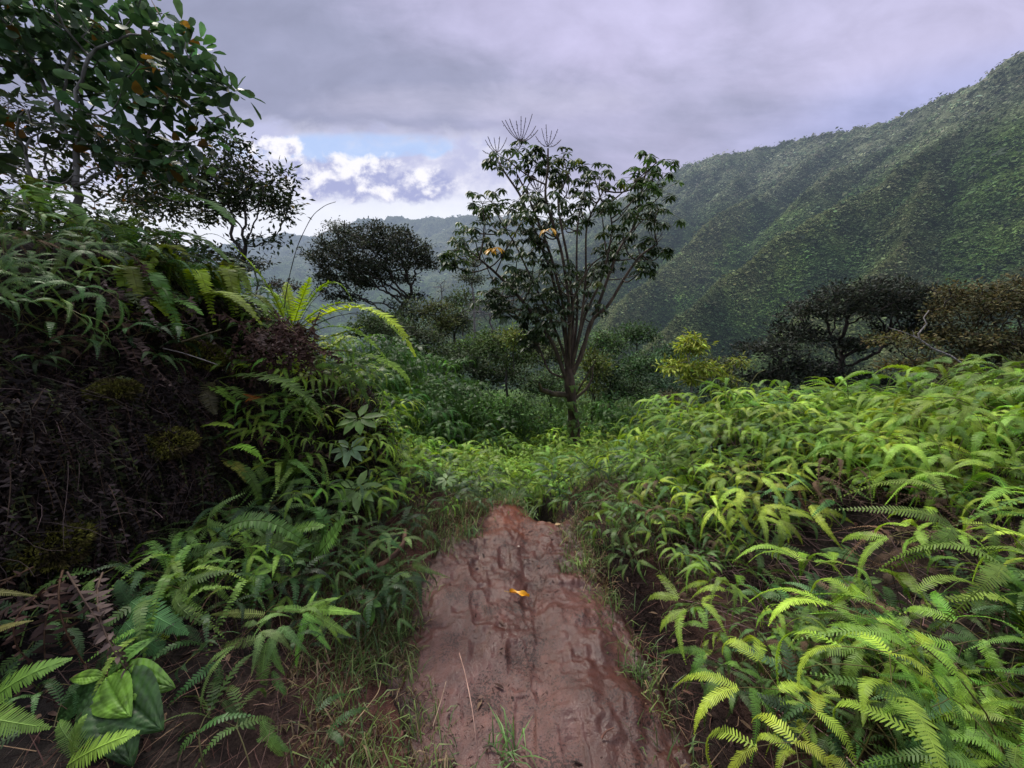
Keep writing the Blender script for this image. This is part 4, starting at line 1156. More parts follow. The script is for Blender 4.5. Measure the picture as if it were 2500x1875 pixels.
# slope below the trail head: shrubs and small trees, each its own
VL = [
    ('small_tree', 'slim grey tree with feathery top left of the umbrella tree', [(1160, 900), (1158, 780), (1156, 720)], [(1152, 685, 32, 26), (1160, 640, 18, 14)], 14, (.055, .07, .035), M_GREYBARK, 150, .10, .010),
    ('small_tree', 'olive topped little tree on the valley slope below the dome tree', [(1075, 880), (1068, 800), (1062, 770)], [(1060, 755, 40, 18), (1085, 790, 40, 20)], 16, (.075, .09, .03), M_DARKBARK, 150, .14, .012),
    ('bare_tree', 'leafless pale grey tree on the valley slope', [(1078, 830), (1078, 770), (1077, 740)], [(1077, 705, 30, 34)], 26, (.10, .09, .085), M_GREYBARK, 90, .18, .012),
    ('bare_tree', 'tangle of grey leafless twigs left of the umbrella tree trunk', [(1190, 880), (1200, 830)], [(1180, 775, 70, 45), (1230, 760, 50, 40)], 13, (.10, .08, .085), M_GREYBARK, 330, .10, .006),
    ('shrub', 'dark green shrub in the hollow left of the umbrella tree trunk', [(1150, 1000), (1150, 960)], [(1140, 905, 70, 55), (1215, 930, 70, 60)], 11, (.035, .055, .022), M_DARKBARK, 380, .12, .007),
    ('shrub', 'leafy mid green shrub beside the trunk of the umbrella tree', [(1240, 980), (1235, 930)], [(1222, 850, 62, 50), (1270, 880, 50, 50)], 10, (.06, .095, .03), M_DARKBARK, 380, .11, .006),
    ('shrub', 'yellow green topped shrub touching the left stems of the umbrella tree', [(1255, 900), (1252, 860)], [(1252, 825, 34, 22)], 9, (.10, .13, .03), M_DARKBARK, 100, .09, .005),
    ('shrub', 'dark shrub beneath the curved sword fern on the valley slope', [(1010, 960), (1015, 920)], [(1030, 830, 62, 40), (990, 870, 60, 40)], 13, (.04, .055, .025), M_DARKBARK, 330, .13, .008),
    ('shrub', 'bright ferny green shrub on the slope right of the left mound', [(930, 1010), (930, 980)], [(925, 905, 75, 45), (985, 960, 80, 45)], 7.5, (.06, .12, .03), M_DARKBARK, 420, .10, .005),
    ('shrub', 'low green shrub in the dip behind the trail end', [(1130, 1060), (1130, 1040)], [(1115, 1000, 90, 36), (1230, 1010, 70, 36)], 8, (.055, .115, .03), M_DARKBARK, 420, .10, .005),
    ('shrub', 'dark shrub filling the gap right of the umbrella tree trunk', [(1490, 1010), (1490, 980)], [(1470, 915, 40, 60), (1520, 960, 70, 40)], 10, (.04, .07, .026), M_DARKBARK, 300, .11, .006),
    ('shrub', 'yellow green bush close behind the umbrella tree trunk on the right', [(1445, 1040), (1445, 1000)], [(1450, 890, 30, 36), (1440, 960, 24, 40)], 8.2, (.09, .12, .028), M_DARKBARK, 150, .09, .005),
    ('shrub', 'blue green shrub at the foot of the hill under the lone sapling', [(1610, 1010), (1610, 985)], [(1600, 950, 60, 34)], 18, (.03, .06, .028), M_DARKBARK, 170, .2, .01),
    ('shrub', 'brownish small bush left of the lone sapling trunk', [(1640, 1010), (1640, 990)], [(1635, 975, 30, 22)], 12, (.075, .07, .035), M_DARKBARK, 90, .11, .006),
    ('shrub', 'dark low bush between the lone sapling and the spreading trees', [(1760, 1020), (1760, 1000)], [(1770, 965, 60, 34), (1850, 985, 60, 30)], 11, (.04, .06, .024), M_DARKBARK, 260, .12, .006),
    ('shrub', 'dark olive bush below the brown leaved tree at the right edge', [(2440, 1020), (2440, 990)], [(2400, 960, 110, 50), (2520, 930, 80, 60)], 9, (.05, .06, .022), M_DARKBARK, 360, .12, .006),
    ('shrub', 'dark shrub under the wide spreading tree just above the ferns', [(2170, 1040), (2170, 1010)], [(2150, 985, 130, 30), (2010, 990, 90, 30)], 11, (.035, .05, .022), M_DARKBARK, 360, .13, .006),
]
for lab, px, py, d, rx, ry, col in [
    ('dark green bush right under the domed tree on the valley side', 955, 800, 18, 60, 34, (.05, .08, .03)),
    ('grey green bushy tree below and right of the domed tree', 1010, 765, 21, 46, 30, (.07, .09, .045)),
    ('dull green bushy tree left of the slim feathery tree', 1110, 790, 17, 46, 38, (.06, .085, .035)),
    ('fresh green bush under the slim feathery tree', 1178, 850, 14, 56, 38, (.07, .12, .035)),
    ('dark bush low in the dip left of the umbrella tree', 1085, 870, 14, 62, 36, (.045, .075, .026)),
    ('olive bush seen between the stems of the umbrella tree', 1330, 860, 16, 56, 44, (.07, .09, .035)),
    ('deep green bush behind the base of the umbrella tree', 1345, 940, 12, 70, 44, (.05, .085, .03)),
    ('rounded green bush at the hill foot left of the lone sapling', 1565, 895, 22, 54, 40, (.05, .095, .035)),
    ('small bluish bush behind the lone sapling on the hill foot', 1640, 870, 28, 44, 30, (.045, .085, .038)),
    ('mid green bush just right of the umbrella tree stems', 1475, 845, 20, 48, 40, (.06, .11, .035)),
    ('green bush higher on the hill foot right of the umbrella tree', 1555, 815, 32, 44, 30, (.055, .10, .035)),
    ('dusky bush beyond the arching sword fern tip', 905, 800, 15, 52, 34, (.05, .08, .03)),
    ('brown green bush between the lone sapling and the small sapling', 1752, 900, 20, 44, 30, (.06, .075, .035)),
    ('leafy tree top in the valley straight below the slim feathery tree', 1130, 735, 24, 40, 26, (.065, .09, .04))]:
    VL.append(('shrub', lab, [(px, py + ry + 60), (px, py + 25)], [(px, py, rx, ry), (px + rx * .5, py + ry * .5, rx * .6, ry * .6), (px - rx * .5, py + ry * .6, rx * .6, ry * .6)], d, col, M_DARKBARK, 210, .0085 * d + .02, .0006 * d))
for i, (nm, lab, tr, el, d, col, bk, na, st, rt) in enumerate(VL):
    bare = nm == 'bare_tree'
    tree(nm, lab, 'tree' if 'tree' in nm else 'shrub', [P(a, b, d) for a, b in tr], [E(a, b, d, rx, ry, max(.4, rx * d / 950 * .8)) for a, b, rx, ry in el], na, st,
         dict(n=2 if bare else 24, L=st * (.5 if bare else 1.0), spread=st * 1.25, col=col, w=.42, flat=.7, tv=.4), bk, rt=rt, rmax=rt * 9, seed=60 + i, jitter=.3, gapfac=.75 if bare else .0, barkcol=(.6, .55, .6) if bare else (1, 1, 1))

# leafy mass clothing the slope beyond the trail head
mb = MB(); rv = np.random.default_rng(404)
for i in range(1250):
    y = 7.5 + 46 * rv.random() ** 1.3; x = rv.uniform(-.6 * y - 1, 1.1 * y + 1)
    if abs(x - 1.2) < .8 and y < 8.5: continue
    rr = rv.uniform(.45, 1.0) * (1 + y / 22); n = 110
    d = nrm(rv.normal(0, 1, (n, 3))); d[:, 2] = np.abs(d[:, 2])
    c0 = A_([x, y, Hs(x, y) + .05])
    p = c0 + d * A_([rr, rr, rr * .75]) * rv.uniform(.6, 1.05, (n, 1))
    col = [(.075, .15, .034), (.055, .10, .03), (.105, .18, .04), (.04, .07, .026), (.09, .11, .045)][rv.integers(0, 5)]
    L = .13 * (1 + y / 22)
    mb.leaves(p, d + rv.normal(0, .6, (n, 3)) - A_([0, 0, .3]), d * .6 + rv.normal(0, .5, (n, 3)) + A_([0, 0, .6]), L * rv.uniform(.6, 1.2, n), L * .42, A_(col)[None] * np.exp(rv.normal(0, .3, (n, 1))) , 'rhomb')
tag(mb.build('valley_thicket', M_TREE), kind='stuff')

# ------------------------------------------------------------------ left mound: sword ferns
def frond_thing(t, base, spec, name='frond', rng=None):
    for s in spec:
        g = MB(); pts = [P(*p) - base for p in s['p']]
        sword(g, pts, s.get('pl', .06), s.get('n', 36), s.get('c', (.12, .22, .03)), s.get('up', (0, 0, 1)), s.get('bare', .12), rng or RNG, s.get('dead', False), s.get('gold', 0), s.get('w', .3), s.get('curl', 0))
        g.build(name, M_DEAD if s.get('dead') else M_FERN, t)


G1 = (.24, .36, .03); G2 = (.18, .31, .035); G3 = (.10, .2, .035); G4 = (.05, .11, .03)
b = P(712, 815, 2.5)
t = thing('sword_fern', 'big sword fern with long arching yellow green fronds crowning the left mound', 'fern', tuple(b))
frond_thing(t, b, [
    dict(p=[(712, 815, 2.5), (890, 752, 2.45), (1012, 868, 2.4)], pl=.082, n=62, c=(.30, .42, .035), gold=.12, bare=.1),
    dict(p=[(716, 812, 2.55), (850, 740, 2.6), (985, 830, 2.6)], pl=.06, n=52, c=G2),
    dict(p=[(700, 800, 2.5), (648, 690, 2.42), (555, 588, 2.35)], pl=.05, n=46, c=G2),
    dict(p=[(714, 800, 2.45), (735, 736, 2.42), (757, 680, 2.4)], pl=.055, n=32, c=G1),
    dict(p=[(712, 800, 2.6), (690, 740, 2.6), (640, 700, 2.6)], pl=.05, n=30, c=G1),
    dict(p=[(720, 800, 2.7), (800, 692, 2.75), (862, 740, 2.8)], pl=.05, n=36, c=G2),
    dict(p=[(735, 850, 2.5), (930, 878, 2.4), (1003, 958, 2.38)], pl=.05, n=50, c=G2, bare=.3),
    dict(p=[(725, 850, 2.45), (815, 820, 2.4), (888, 798, 2.4)], pl=.052, n=38, c=G1),
    dict(p=[(730, 830, 2.5), (845, 800, 2.42), (950, 888, 2.4)], pl=.045, n=42, c=G2, bare=.25),
    dict(p=[(728, 870, 2.42), (800, 850, 2.35), (850, 815, 2.35)], pl=.05, n=34, c=G2),
    dict(p=[(705, 810, 2.6), (670, 770, 2.6), (590, 745, 2.6)], pl=.045, n=30, c=G2),
    dict(p=[(715, 800, 2.65), (705, 740, 2.65), (700, 690, 2.7)], pl=.045, n=28, c=G1, gold=.1),
    dict(p=[(740, 870, 2.5), (840, 900, 2.45), (900, 985, 2.42)], pl=.045, n=34, c=G3, bare=.3),
    dict(p=[(690, 790, 2.55), (600, 770, 2.5), (540, 790, 2.45)], pl=.04, n=30, c=G2, gold=.25)])
BR = (.055, .030, .024); BR2 = (.11, .075, .065)
rd = random.Random(3)
frond_thing(t, b, [dict(p=[(rd.gauss(690, 45), rd.gauss(800, 22), 2.42 + rd.uniform(-.05, .1)), (rd.gauss(680, 60), rd.gauss(850, 22), 2.28 + rd.uniform(-.04, .06)), (rd.gauss(680, 75), rd.gauss(915, 30), 2.3 + rd.uniform(-.06, .04))],
                        pl=.04, n=30, c=BR if rd.random() < .75 else BR2, dead=True, curl=.5, bare=.05) for _ in range(34)], 'dead_frond')
# wiry stalks radiating from the crown
for _ in range(14):
    g = MB(); a = rd.uniform(.2, 2.6)
    q = A_([math.cos(a) * .5, rd.uniform(-.2, .2), math.sin(a) * .32])
    g.tube(bez([A_([0, 0, -.05]), q * .5 + A_([0, 0, .03]), q], 6), .0018, 3, (.05, .035, .025)); g.build('stalk', M_DEAD, t)

b = P(545, 930, 2.2)
t = thing('sword_fern', 'sword fern with one broad frond drooping to the right across the dark hollow', 'fern', tuple(b))
frond_thing(t, b, [dict(p=[(530, 925, 2.2), (690, 932, 2.1), (800, 1040, 2.1)], pl=.062, n=50, c=(.10, .16, .03), gold=.06),
                   dict(p=[(535, 930, 2.2), (620, 975, 2.15), (690, 985, 2.15)], pl=.045, n=30, c=G3, gold=.2),
                   dict(p=[(530, 925, 2.2), (510, 960, 2.15), (525, 1010, 2.1)], pl=.05, n=26, c=(.11, .10, .04)),
                   dict(p=[(505, 940, 2.2), (540, 955, 2.15), (572, 985, 2.12)], pl=.03, n=24, c=G2)])
b = P(535, 1115, 2.05)
t = thing('sword_fern', 'small sword fern with rounded leaflets hanging in front of the black hollow', 'fern', tuple(b))
frond_thing(t, b, [dict(p=[(535, 1112, 2.05), (592, 1090, 2.0), (645, 1132, 2.0)], pl=.035, n=26, c=G2, w=.42),
                   dict(p=[(537, 1118, 2.05), (608, 1160, 2.0), (634, 1242, 1.98)], pl=.034, n=30, c=G3, w=.42),
                   dict(p=[(540, 1125, 2.05), (580, 1140, 2.0), (600, 1175, 1.98)], pl=.03, n=22, c=(.16, .17, .03), w=.42),
                   dict(p=[(490, 1042, 2.05), (530, 1035, 2.0), (570, 1044, 2.0)], pl=.035, n=18, c=G2, w=.45),
                   dict(p=[(510, 1080, 2.05), (540, 1062, 2.0), (552, 1052, 2.0)], pl=.03, n=14, c=G4, w=.42)])
b = P(745, 1385, 1.75)
t = thing('sword_fern', 'sword fern with three crisp arching fronds at the foot of the left bank', 'fern', tuple(b))
frond_thing(t, b, [dict(p=[(520, 1310, 1.6), (645, 1272, 1.62), (768, 1350, 1.66)], pl=.04, n=40, c=(.14, .27, .05), w=.5, up=(0, -.5, 1)),
                   dict(p=[(745, 1385, 1.7), (800, 1325, 1.66), (840, 1262, 1.64)], pl=.045, n=30, c=(.12, .24, .045), w=.45, up=(-.4, -.7, .6)),
                   dict(p=[(690, 1310, 1.75), (735, 1290, 1.72), (790, 1285, 1.7)], pl=.035, n=24, c=(.11, .22, .04), w=.48, up=(0, -.5, 1)),
                   dict(p=[(404, 1400, 1.55), (480, 1350, 1.55), (560, 1330, 1.57)], pl=.035, n=34, c=(.065, .14, .035), w=.48, up=(0, -.5, 1)),
                   dict(p=[(740, 1390, 1.7), (700, 1330, 1.68), (610, 1320, 1.66)], pl=.04, n=30, c=(.09, .18, .04), w=.45, up=(0, -.6, 1)),
                   dict(p=[(765, 1395, 1.75), (790, 1270, 1.78), (740, 1245, 1.8)], pl=.035, n=26, c=(.09, .19, .04), w=.45)])
b = P(440, 560, 2.9)
t = thing('sword_fern', 'sword fern sending two long fronds out of the upper left tree against the sky', 'fern', tuple(b))
frond_thing(t, b, [dict(p=[(392, 496, 2.7), (490, 486, 2.6), (572, 548, 2.55)], pl=.075, n=40, c=(.10, .19, .03), w=.34),
                   dict(p=[(340, 590, 2.7), (450, 568, 2.6), (560, 640, 2.55)], pl=.06, n=46, c=(.11, .19, .03), gold=.08),
                   dict(p=[(350, 520, 2.8), (300, 560, 2.8), (275, 590, 2.75)], pl=.06, n=26, c=(.12, .2, .03)),
                   dict(p=[(180, 592, 2.4), (222, 615, 2.35), (262, 650, 2.3)], pl=.06, n=28, c=(.055, .10, .05)),
                   dict(p=[(300, 600, 2.5), (340, 640, 2.4), (390, 700, 2.4)], pl=.05, n=30, c=(.13, .2, .03)),
                   dict(p=[(380, 620, 2.6), (420, 600, 2.5), (470, 640, 2.5)], pl=.05, n=30, c=(.15, .2, .03))])
# mid left cluster of yellow green fronds on the mound shoulder
for i, (bx, by, d, lab) in enumerate([(330, 760, 2.2, 'yellow green sword fern tumbling down the left mound under the tree'),
                                      (470, 740, 2.4, 'sword fern with short bright fronds on top of the left mound'),
                                      (330, 660, 2.6, 'sword fern half hidden below the upper left tree branches'),
                                      (560, 760, 2.6, 'sword fern with pale fronds between the mound top and the big fern'),
                                      (100, 560, 2.5, 'sword fern at the far left edge under the thick leaved tree')]):
    b = P(bx, by, d)
    t = thing('sword_fern', lab, 'fern', tuple(b))
    for k in range(13):
        a = rd.uniform(-.4, 3.4); L = rd.uniform(.25, .5); dx = math.cos(a) * L; up = abs(math.sin(a)) * L * .55
        dyv = rd.uniform(-.45, .05) * L
        g = MB(); sword(g, [A_([0, 0, 0]), A_([dx * .55, dyv * .6, up + .04]), A_([dx, dyv, up * .4 - rd.uniform(.02, .2)])], .05, 28, rd.choice([G1, G2, G3, (.17, .22, .03)]), rng=RNG, gold=.04)
        g.build('frond', M_FERN, t)
# brown dead fronds hanging from the overhang
for i, (bx, by, d, n, lab) in enumerate([(190, 620, 2.2, 14, 'curtain of dead purple brown fronds hanging under the left tree roots'),
                                         (300, 720, 2.1, 14, 'pale withered fern fronds hanging on the left bank face'),
                                         (420, 760, 2.25, 12, 'dead brown fern tangle at the lip of the left mound'),
                                         (260, 840, 2.0, 12, 'dark withered fern hanging into the black hollow'),
                                         (60, 1450, 1.1, 10, 'brown dead fern litter at the lower left edge')]):
    b = P(bx, by, d)
    t = thing('dead_fern', lab, 'dead fern', tuple(b))
    for k in range(n):
        dx = rd.gauss(0, .16); L = rd.uniform(.2, .42)
        g = MB(); sword(g, [A_([dx * .5, rd.uniform(-.05, .1), rd.uniform(-.05, .1)]), A_([dx * 1.1, -.08, -.3 * L + .03]), A_([dx * 1.4 + rd.gauss(0, .05), rd.uniform(-.12, 0), -L])], .042, 26,
                        rd.choice([BR, BR, (.045, .028, .024), (.10, .07, .06)]) if i != 1 else rd.choice([BR2, (.16, .12, .11), (.07, .09, .04)]), dead=True, curl=.45, bare=.04)
        g.build('frond', M_DEAD, t)

# ------------------------------------------------------------------ broad leaved seedlings
def ribleaf(mb, base, d, up, L, W, col):
    """quilted leaf with long arching ribs"""
    d = nrm(d); up = nrm(A_(up) - d * np.dot(up, d)); S = np.cross(d, up)
    nu, nv = 44, 11
    u = np.linspace(0, 1, nu); v = np.linspace(-1, 1, nv * 2 + 1)
    U, Vv = np.meshgrid(u, v, indexing='ij')
    prof = np.clip(np.sin(np.clip(U, 0, 1) ** .85 * math.pi), 0, 1) ** .72 * (1 - .25 * U ** 3)
    side = Vv * prof * W * .5
    quilt = .022 * L * np.abs(np.sin(U * 34 + np.abs(Vv) * 6 + .5 * np.sin(U * 9))) * (1 - np.abs(Vv) * .4)
    ribs = -.02 * L * (np.exp(-(Vv / .06) ** 2) + .7 * np.exp(-((np.abs(Vv) - .52) / .06) ** 2))
    hgt = -.22 * L * U ** 2.2 + .10 * L * np.abs(Vv) * prof * .9 - .05 * L * Vv ** 2 + quilt + ribs
    Vt = base + d * (U * L)[..., None] + S * side[..., None] + up * hgt[..., None]
    shade = 1 + .05 * np.sin(U * 34 + np.abs(Vv) * 6) + .14 * (np.exp(-(Vv / .05) ** 2) + np.exp(-((np.abs(Vv) - .52) / .05) ** 2))
    C = A_(col)[None, None] * shade[..., None]
    m = nv * 2 + 1
    i, j = np.meshgrid(np.arange(nu - 1), np.arange(m - 1), indexing='ij'); i = i.ravel(); j = j.ravel()
    f = np.stack([i * m + j, i * m + j + 1, (i + 1) * m + j + 1, (i + 1) * m + j], 1)
    mb.add(Vt.reshape(-1, 3), [f], C.reshape(-1, 3))


def seedling(label, base_px, d, leaves, group=None):
    b = P(base_px[0], base_px[1], d)
    gx = Hs(b[0], b[1])
    t = thing('broadleaf_seedling', label, 'plant', tuple(b), 0, group)
    s = MB(); s.tube([A_([0, 0, 0]), A_([.01, .01, -.06]), A_([.0, .03, -.22])], [.004, .004, .005], 5, (.12, .09, .04)); s.build('stem', M_DEAD, t)
    for (tx, ty, dd, w, c) in leaves:
        g = MB(); tip = P(tx, ty, d + dd) - b; L = np.linalg.norm(tip)
        dv = nrm(tip + A_([0, 0, .12 * L])); ribleaf(g, dv * L * .06, nrm(dv + rd.uniform(-.05, .05)), A_([rd.uniform(-.3, .3), -.55, .85]), L * 1.0, L * w, A_(c) * rd.uniform(.8, 1.15)); g.build('leaf', M_BROAD, t, smooth=True)
    return t


YG = (.15, .28, .03); MG = (.07, .16, .025); DG = (.035, .085, .02)
seedling('broad quilted leaved seedling with bright top leaves at the lower left', (258, 1650), 1.0, [
    (362, 1560, .06, .42, MG), (166, 1664, -.02, .42, YG), (320, 1632, .03, .40, YG), (400, 1672, -.03, .52, (.10, .21, .025)), (288, 1748, -.10, .62, (.11, .22, .025)),
    (118, 1775, -.06, .5, DG), (340, 1800, -.12, .62, DG), (300, 1850, -.15, .5, DG), (200, 1850, -.12, .5, DG)])
seedling('small ribbed leaf seedling behind the crisp fern at left of the trail', (618, 1400), 1.5, [(672, 1385, .03, .62, YG), (622, 1440, -.05, .55, YG), (655, 1450, -.04, .6, MG), (590, 1480, -.03, .4, MG)])
seedling('round leafed seedling at the edge of the mud left of the trail', (900, 1470), 1.62, [(930, 1480, .0, .55, MG), (905, 1525, -.05, .6, MG), (875, 1470, 0, .4, MG)])
seedling('pair of pale ribbed leaves in the dark gap of the right bank', (2105, 1370), 1.75, [(2020, 1350, 0, .36, (.13, .22, .07)), (2100, 1405, -.05, .4, (.11, .2, .06)), (2062, 1330, .04, .3, (.10, .19, .05))])
seedling('larger pair of ribbed leaves below the pale pair on the right bank', (2108, 1420), 1.6, [(2035, 1450, -.02, .46, (.10, .2, .05)), (2160, 1420, -.02, .4, (.12, .2, .06)), (2150, 1455, -.04, .34, (.10, .17, .05))])
seedling('dark round leafed seedling half hidden low on the right bank', (2130, 1520), 1.45, [(2090, 1495, 0, .6, DG), (2180, 1510, 0, .6, MG), (2200, 1545, 0, .5, DG)])
seedling('single ribbed seedling leaf under the hanging fern at the hollow', (600, 1262), 1.9, [(540, 1255, 0, .6, MG), (650, 1300, 0, .4, MG)])
seedling('glossy seedling beside the curved root near the trail', (900, 1330), 2.2, [(925, 1370, -.03, .35, MG), (870, 1310, .0, .4, MG), (935, 1335, 0, .3, MG)])


def palmate(label, px, py, d, L, col, tilt, n=7):
    b = P(px, py, d); t = thing('umbrella_seedling', label, 'plant', tuple(b))
    s = MB(); s.tube([A_([0, 0, 0]), A_([0, .02, -.15])], [.003, .004], 4, (.1, .12, .04)); s.build('stem', M_DEAD, t)
    ph = np.arange(n) / n * 6.283 + rd.uniform(0, 1)
    for a in ph:
        g = MB(); dv = A_([math.cos(a), math.sin(a) * .75 - .25 * tilt, math.sin(a) * .45 * tilt - .12]); g.leaves(nrm(dv) * L * .1, dv, A_([0, -.5 * tilt, 1.0]), L * rd.uniform(.8, 1.1), L * .42, A_(col) * rd.uniform(.85, 1.15), 'oval'); g.build('leaflet', M_LEAF, t)


palmate('shiny palmate seedling leaf high on the left slope near the drooping frond', 876, 1022, 2.5, .15, (.10, .2, .04), 1.0)
palmate('pale blue green palmate leaf midway down the left slope', 853, 1096, 2.4, .12, (.15, .24, .12), 1.0)
palmate('bright palmate leaf low on the left slope above the fern tips', 872, 1194, 2.3, .14, (.17, .27, .08), 1.2)
palmate('small star shaped seedling leaf on the slope beside the trail end', 1090, 1170, 2.9, .09, (.12, .2, .06), .6)

# near comb fronds poking in at the lower left
def comb(label, specs, base):
    b = P(*base); t = thing('forked_fern', label, 'fern', tuple(b), 0)
    for (p, q, d0, d1, w, c, nl) in specs:
        c = A_(c) * 1.3; g = MB(); A = P(*p, d0) - b; B = P(*q, d1) - b; L = np.linalg.norm(B - A)
        pinna(g, A, B - A + A_([0, 0, .08 * L]), A_([0, -.6, .8]), L, w * L, int(nl * 1.5), c, .1); g.build('frond', M_FERN, t)


comb('large comb shaped fern segments cut by the lower left edge', [((-60, 1745), (165, 1612), .78, .80, .34, (.12, .24, .04), 24), ((-90, 1740), (110, 1790), .78, .78, .42, (.14, .26, .05), 22), ((-60, 1560), (80, 1520), .9, .92, .2, (.16, .16, .04), 20), ((-60, 1445), (80, 1460), .95, .97, .2, (.17, .17, .04), 20)], (-60, 1700, .8))
comb('bright comb shaped fern pair at the bottom left corner', [((165, 1868), (340, 1795), .80, .80, .34, (.14, .27, .04), 22), ((205, 1840), (130, 1760), .85, .88, .5, (.08, .16, .035), 16), ((175, 1850), (205, 1740), .83, .85, .4, (.10, .2, .04), 18)], (170, 1865, .82))
comb('wide dull green comb fern behind the quilted leaf seedling', [((310, 1560), (230, 1640), 1.15, 1.1, .75, (.065, .14, .05), 24), ((305, 1520), (395, 1600), 1.15, 1.12, .75, (.07, .15, .05), 24), ((320, 1470), (450, 1555), 1.2, 1.15, .5, (.075, .16, .05), 22), ((330, 1490), (280, 1415), 1.2, 1.22, .6, (.06, .13, .045), 20), ((300, 1530), (250, 1600), 1.16, 1.14, .7, (.06, .12, .045), 20)], (310, 1530, 1.2))
comb('light green forked fern with star spread fronds at left of the trail', [
    ((760, 1490), (880, 1505), 1.4, 1.38, .22, (.18, .33, .05), 22), ((765, 1500), (855, 1560), 1.4, 1.36, .25, (.16, .3, .05), 20), ((755, 1485), (830, 1462), 1.4, 1.42, .26, (.17, .31, .05), 18),
    ((745, 1490), (660, 1490), 1.4, 1.4, .26, (.16, .29, .05), 18), ((750, 1495), (720, 1640), 1.4, 1.3, .2, (.15, .29, .05), 24), ((755, 1520), (805, 1590), 1.38, 1.33, .26, (.15, .28, .05), 18), ((750, 1490), (775, 1440), 1.4, 1.45, .3, (.16, .3, .05), 16), ((740, 1500), (790, 1530), 1.38, 1.37, .3, (.18, .33, .06), 14)], (755, 1500, 1.4))
comb('drooping yellowish forked fern with long narrow combs left of the trail', [
    ((640, 1560), (515, 1595), 1.3, 1.27, .26, (.17, .24, .06), 24), ((645, 1500), (505, 1508), 1.35, 1.33, .2, (.17, .2, .05), 24), ((650, 1570), (640, 1740), 1.28, 1.18, .3, (.12, .22, .05), 28), ((665, 1640), (720, 1750), 1.25, 1.18, .22, (.10, .2, .045), 22), ((655, 1560), (690, 1650), 1.3, 1.24, .3, (.12, .23, .05), 20),
    ((640, 1800), (580, 1872), 1.05, 1.0, .35, (.12, .21, .05), 20), ((650, 1790), (705, 1840), 1.05, 1.03, .4, (.11, .2, .05), 18), ((640, 1760), (690, 1860), 1.05, 1.02, .34, (.12, .22, .05), 20), ((540, 1710), (620, 1790), 1.1, 1.06, .34, (.075, .15, .045), 20), ((430, 1710), (510, 1760), 1.1, 1.08, .4, (.06, .12, .05), 18), ((470, 1800), (528, 1860), 1.0, .97, .35, (.09, .18, .04), 16)], (645, 1560, 1.3))
comb('paired short combs standing above the seedling on the left bank foot', [((475, 1405), (552, 1395), 1.5, 1.5, .28, (.15, .28, .05), 18), ((470, 1398), (497, 1360), 1.5, 1.52, .36, (.14, .26, .05), 14), ((470, 1432), (542, 1445), 1.48, 1.47, .28, (.15, .28, .05), 18), ((455, 1440), (493, 1488), 1.48, 1.45, .34, (.12, .23, .05), 14)], (470, 1415, 1.5))
comb('bright yellow green fern hanging over the right bank edge', [
    ((1660, 1170), (1615, 1325), 2.55, 2.45, .14, (.28, .4, .03), 24), ((1665, 1165), (1640, 1290), 2.55, 2.47, .16, (.27, .4, .03), 22), ((1670, 1160), (1690, 1270), 2.55, 2.48, .16, (.25, .38, .03), 22), ((1680, 1165), (1730, 1250), 2.55, 2.48, .18, (.22, .36, .03), 20), ((1665, 1160), (1620, 1210), 2.55, 2.52, .2, (.27, .4, .03), 18), ((1670, 1160), (1720, 1175), 2.55, 2.52, .2, (.24, .38, .03), 18), ((1790, 1230), (1805, 1340), 2.4, 2.35, .2, (.2, .34, .03), 20)], (1665, 1160, 2.55))

# ------------------------------------------------------------------ single small things
g = MB()
bpos = P(1268, 1444, 1.95)
bz = Hs(bpos[0], bpos[1]) + .03
for sgn in (-1, 1):
    u = np.linspace(0, 1, 9); w = .017 * np.sin(u ** .8 * math.pi) ** .8
    mid = np.stack([(u - .5) * .11, -.010 * np.sin(u * 3) - (u - .5) * .035, .012 * np.sin(u * 3.1) + .004], 1)
    edge = mid + np.stack([0 * u, sgn * w, .010 * np.sin(u * 9 + sgn) + .012], 1)
    f = np.stack([np.arange(8), np.arange(1, 9), 10 + np.arange(8), 9 + np.arange(8)], 1)
    g.add(np.concatenate([mid, edge]), [f if sgn > 0 else f[:, ::-1]], lerp_rgb((.62, .27, .008), (.72, .38, .015), np.concatenate([u, u]) * .6 + .2))
g.tube([A_([-.055, .018, .005]), A_([-.085, .03, .004])], .0016, 4, (.35, .2, .03))
o = g.build('fallen_leaf', M_YEL, None, smooth=True, loc=(bpos[0], bpos[1], bz)); tag(o, 'curled bright yellow fallen leaf lying on the wet red mud', 'leaf')
for (px, py, y, c, lab) in [(1360, 1312, 2.72, (.32, .22, .12), 'small tan fallen leaf in the hollow at the end of the trail'), (1338, 1297, 2.8, (.2, .12, .07), 'brown fallen leaf deeper in the hollow at the trail end'), (1270, 1350, 2.45, (.4, .33, .28), 'pale chip of dry leaf on the mud above the yellow leaf')]:
    b = P(px, py, y); g = MB(); g.leaves(A_([-.02, 0, .0]), A_([1, .3, .1]), A_([0, -.3, 1.0]), .05 if 'pale' not in lab else .02, .025 if 'pale' not in lab else .014, c, 'oval')
    o = g.build('fallen_leaf', M_DEAD, None, loc=(b[0], b[1], Hs(b[0], b[1]) + .02)); tag(o, lab, 'leaf')

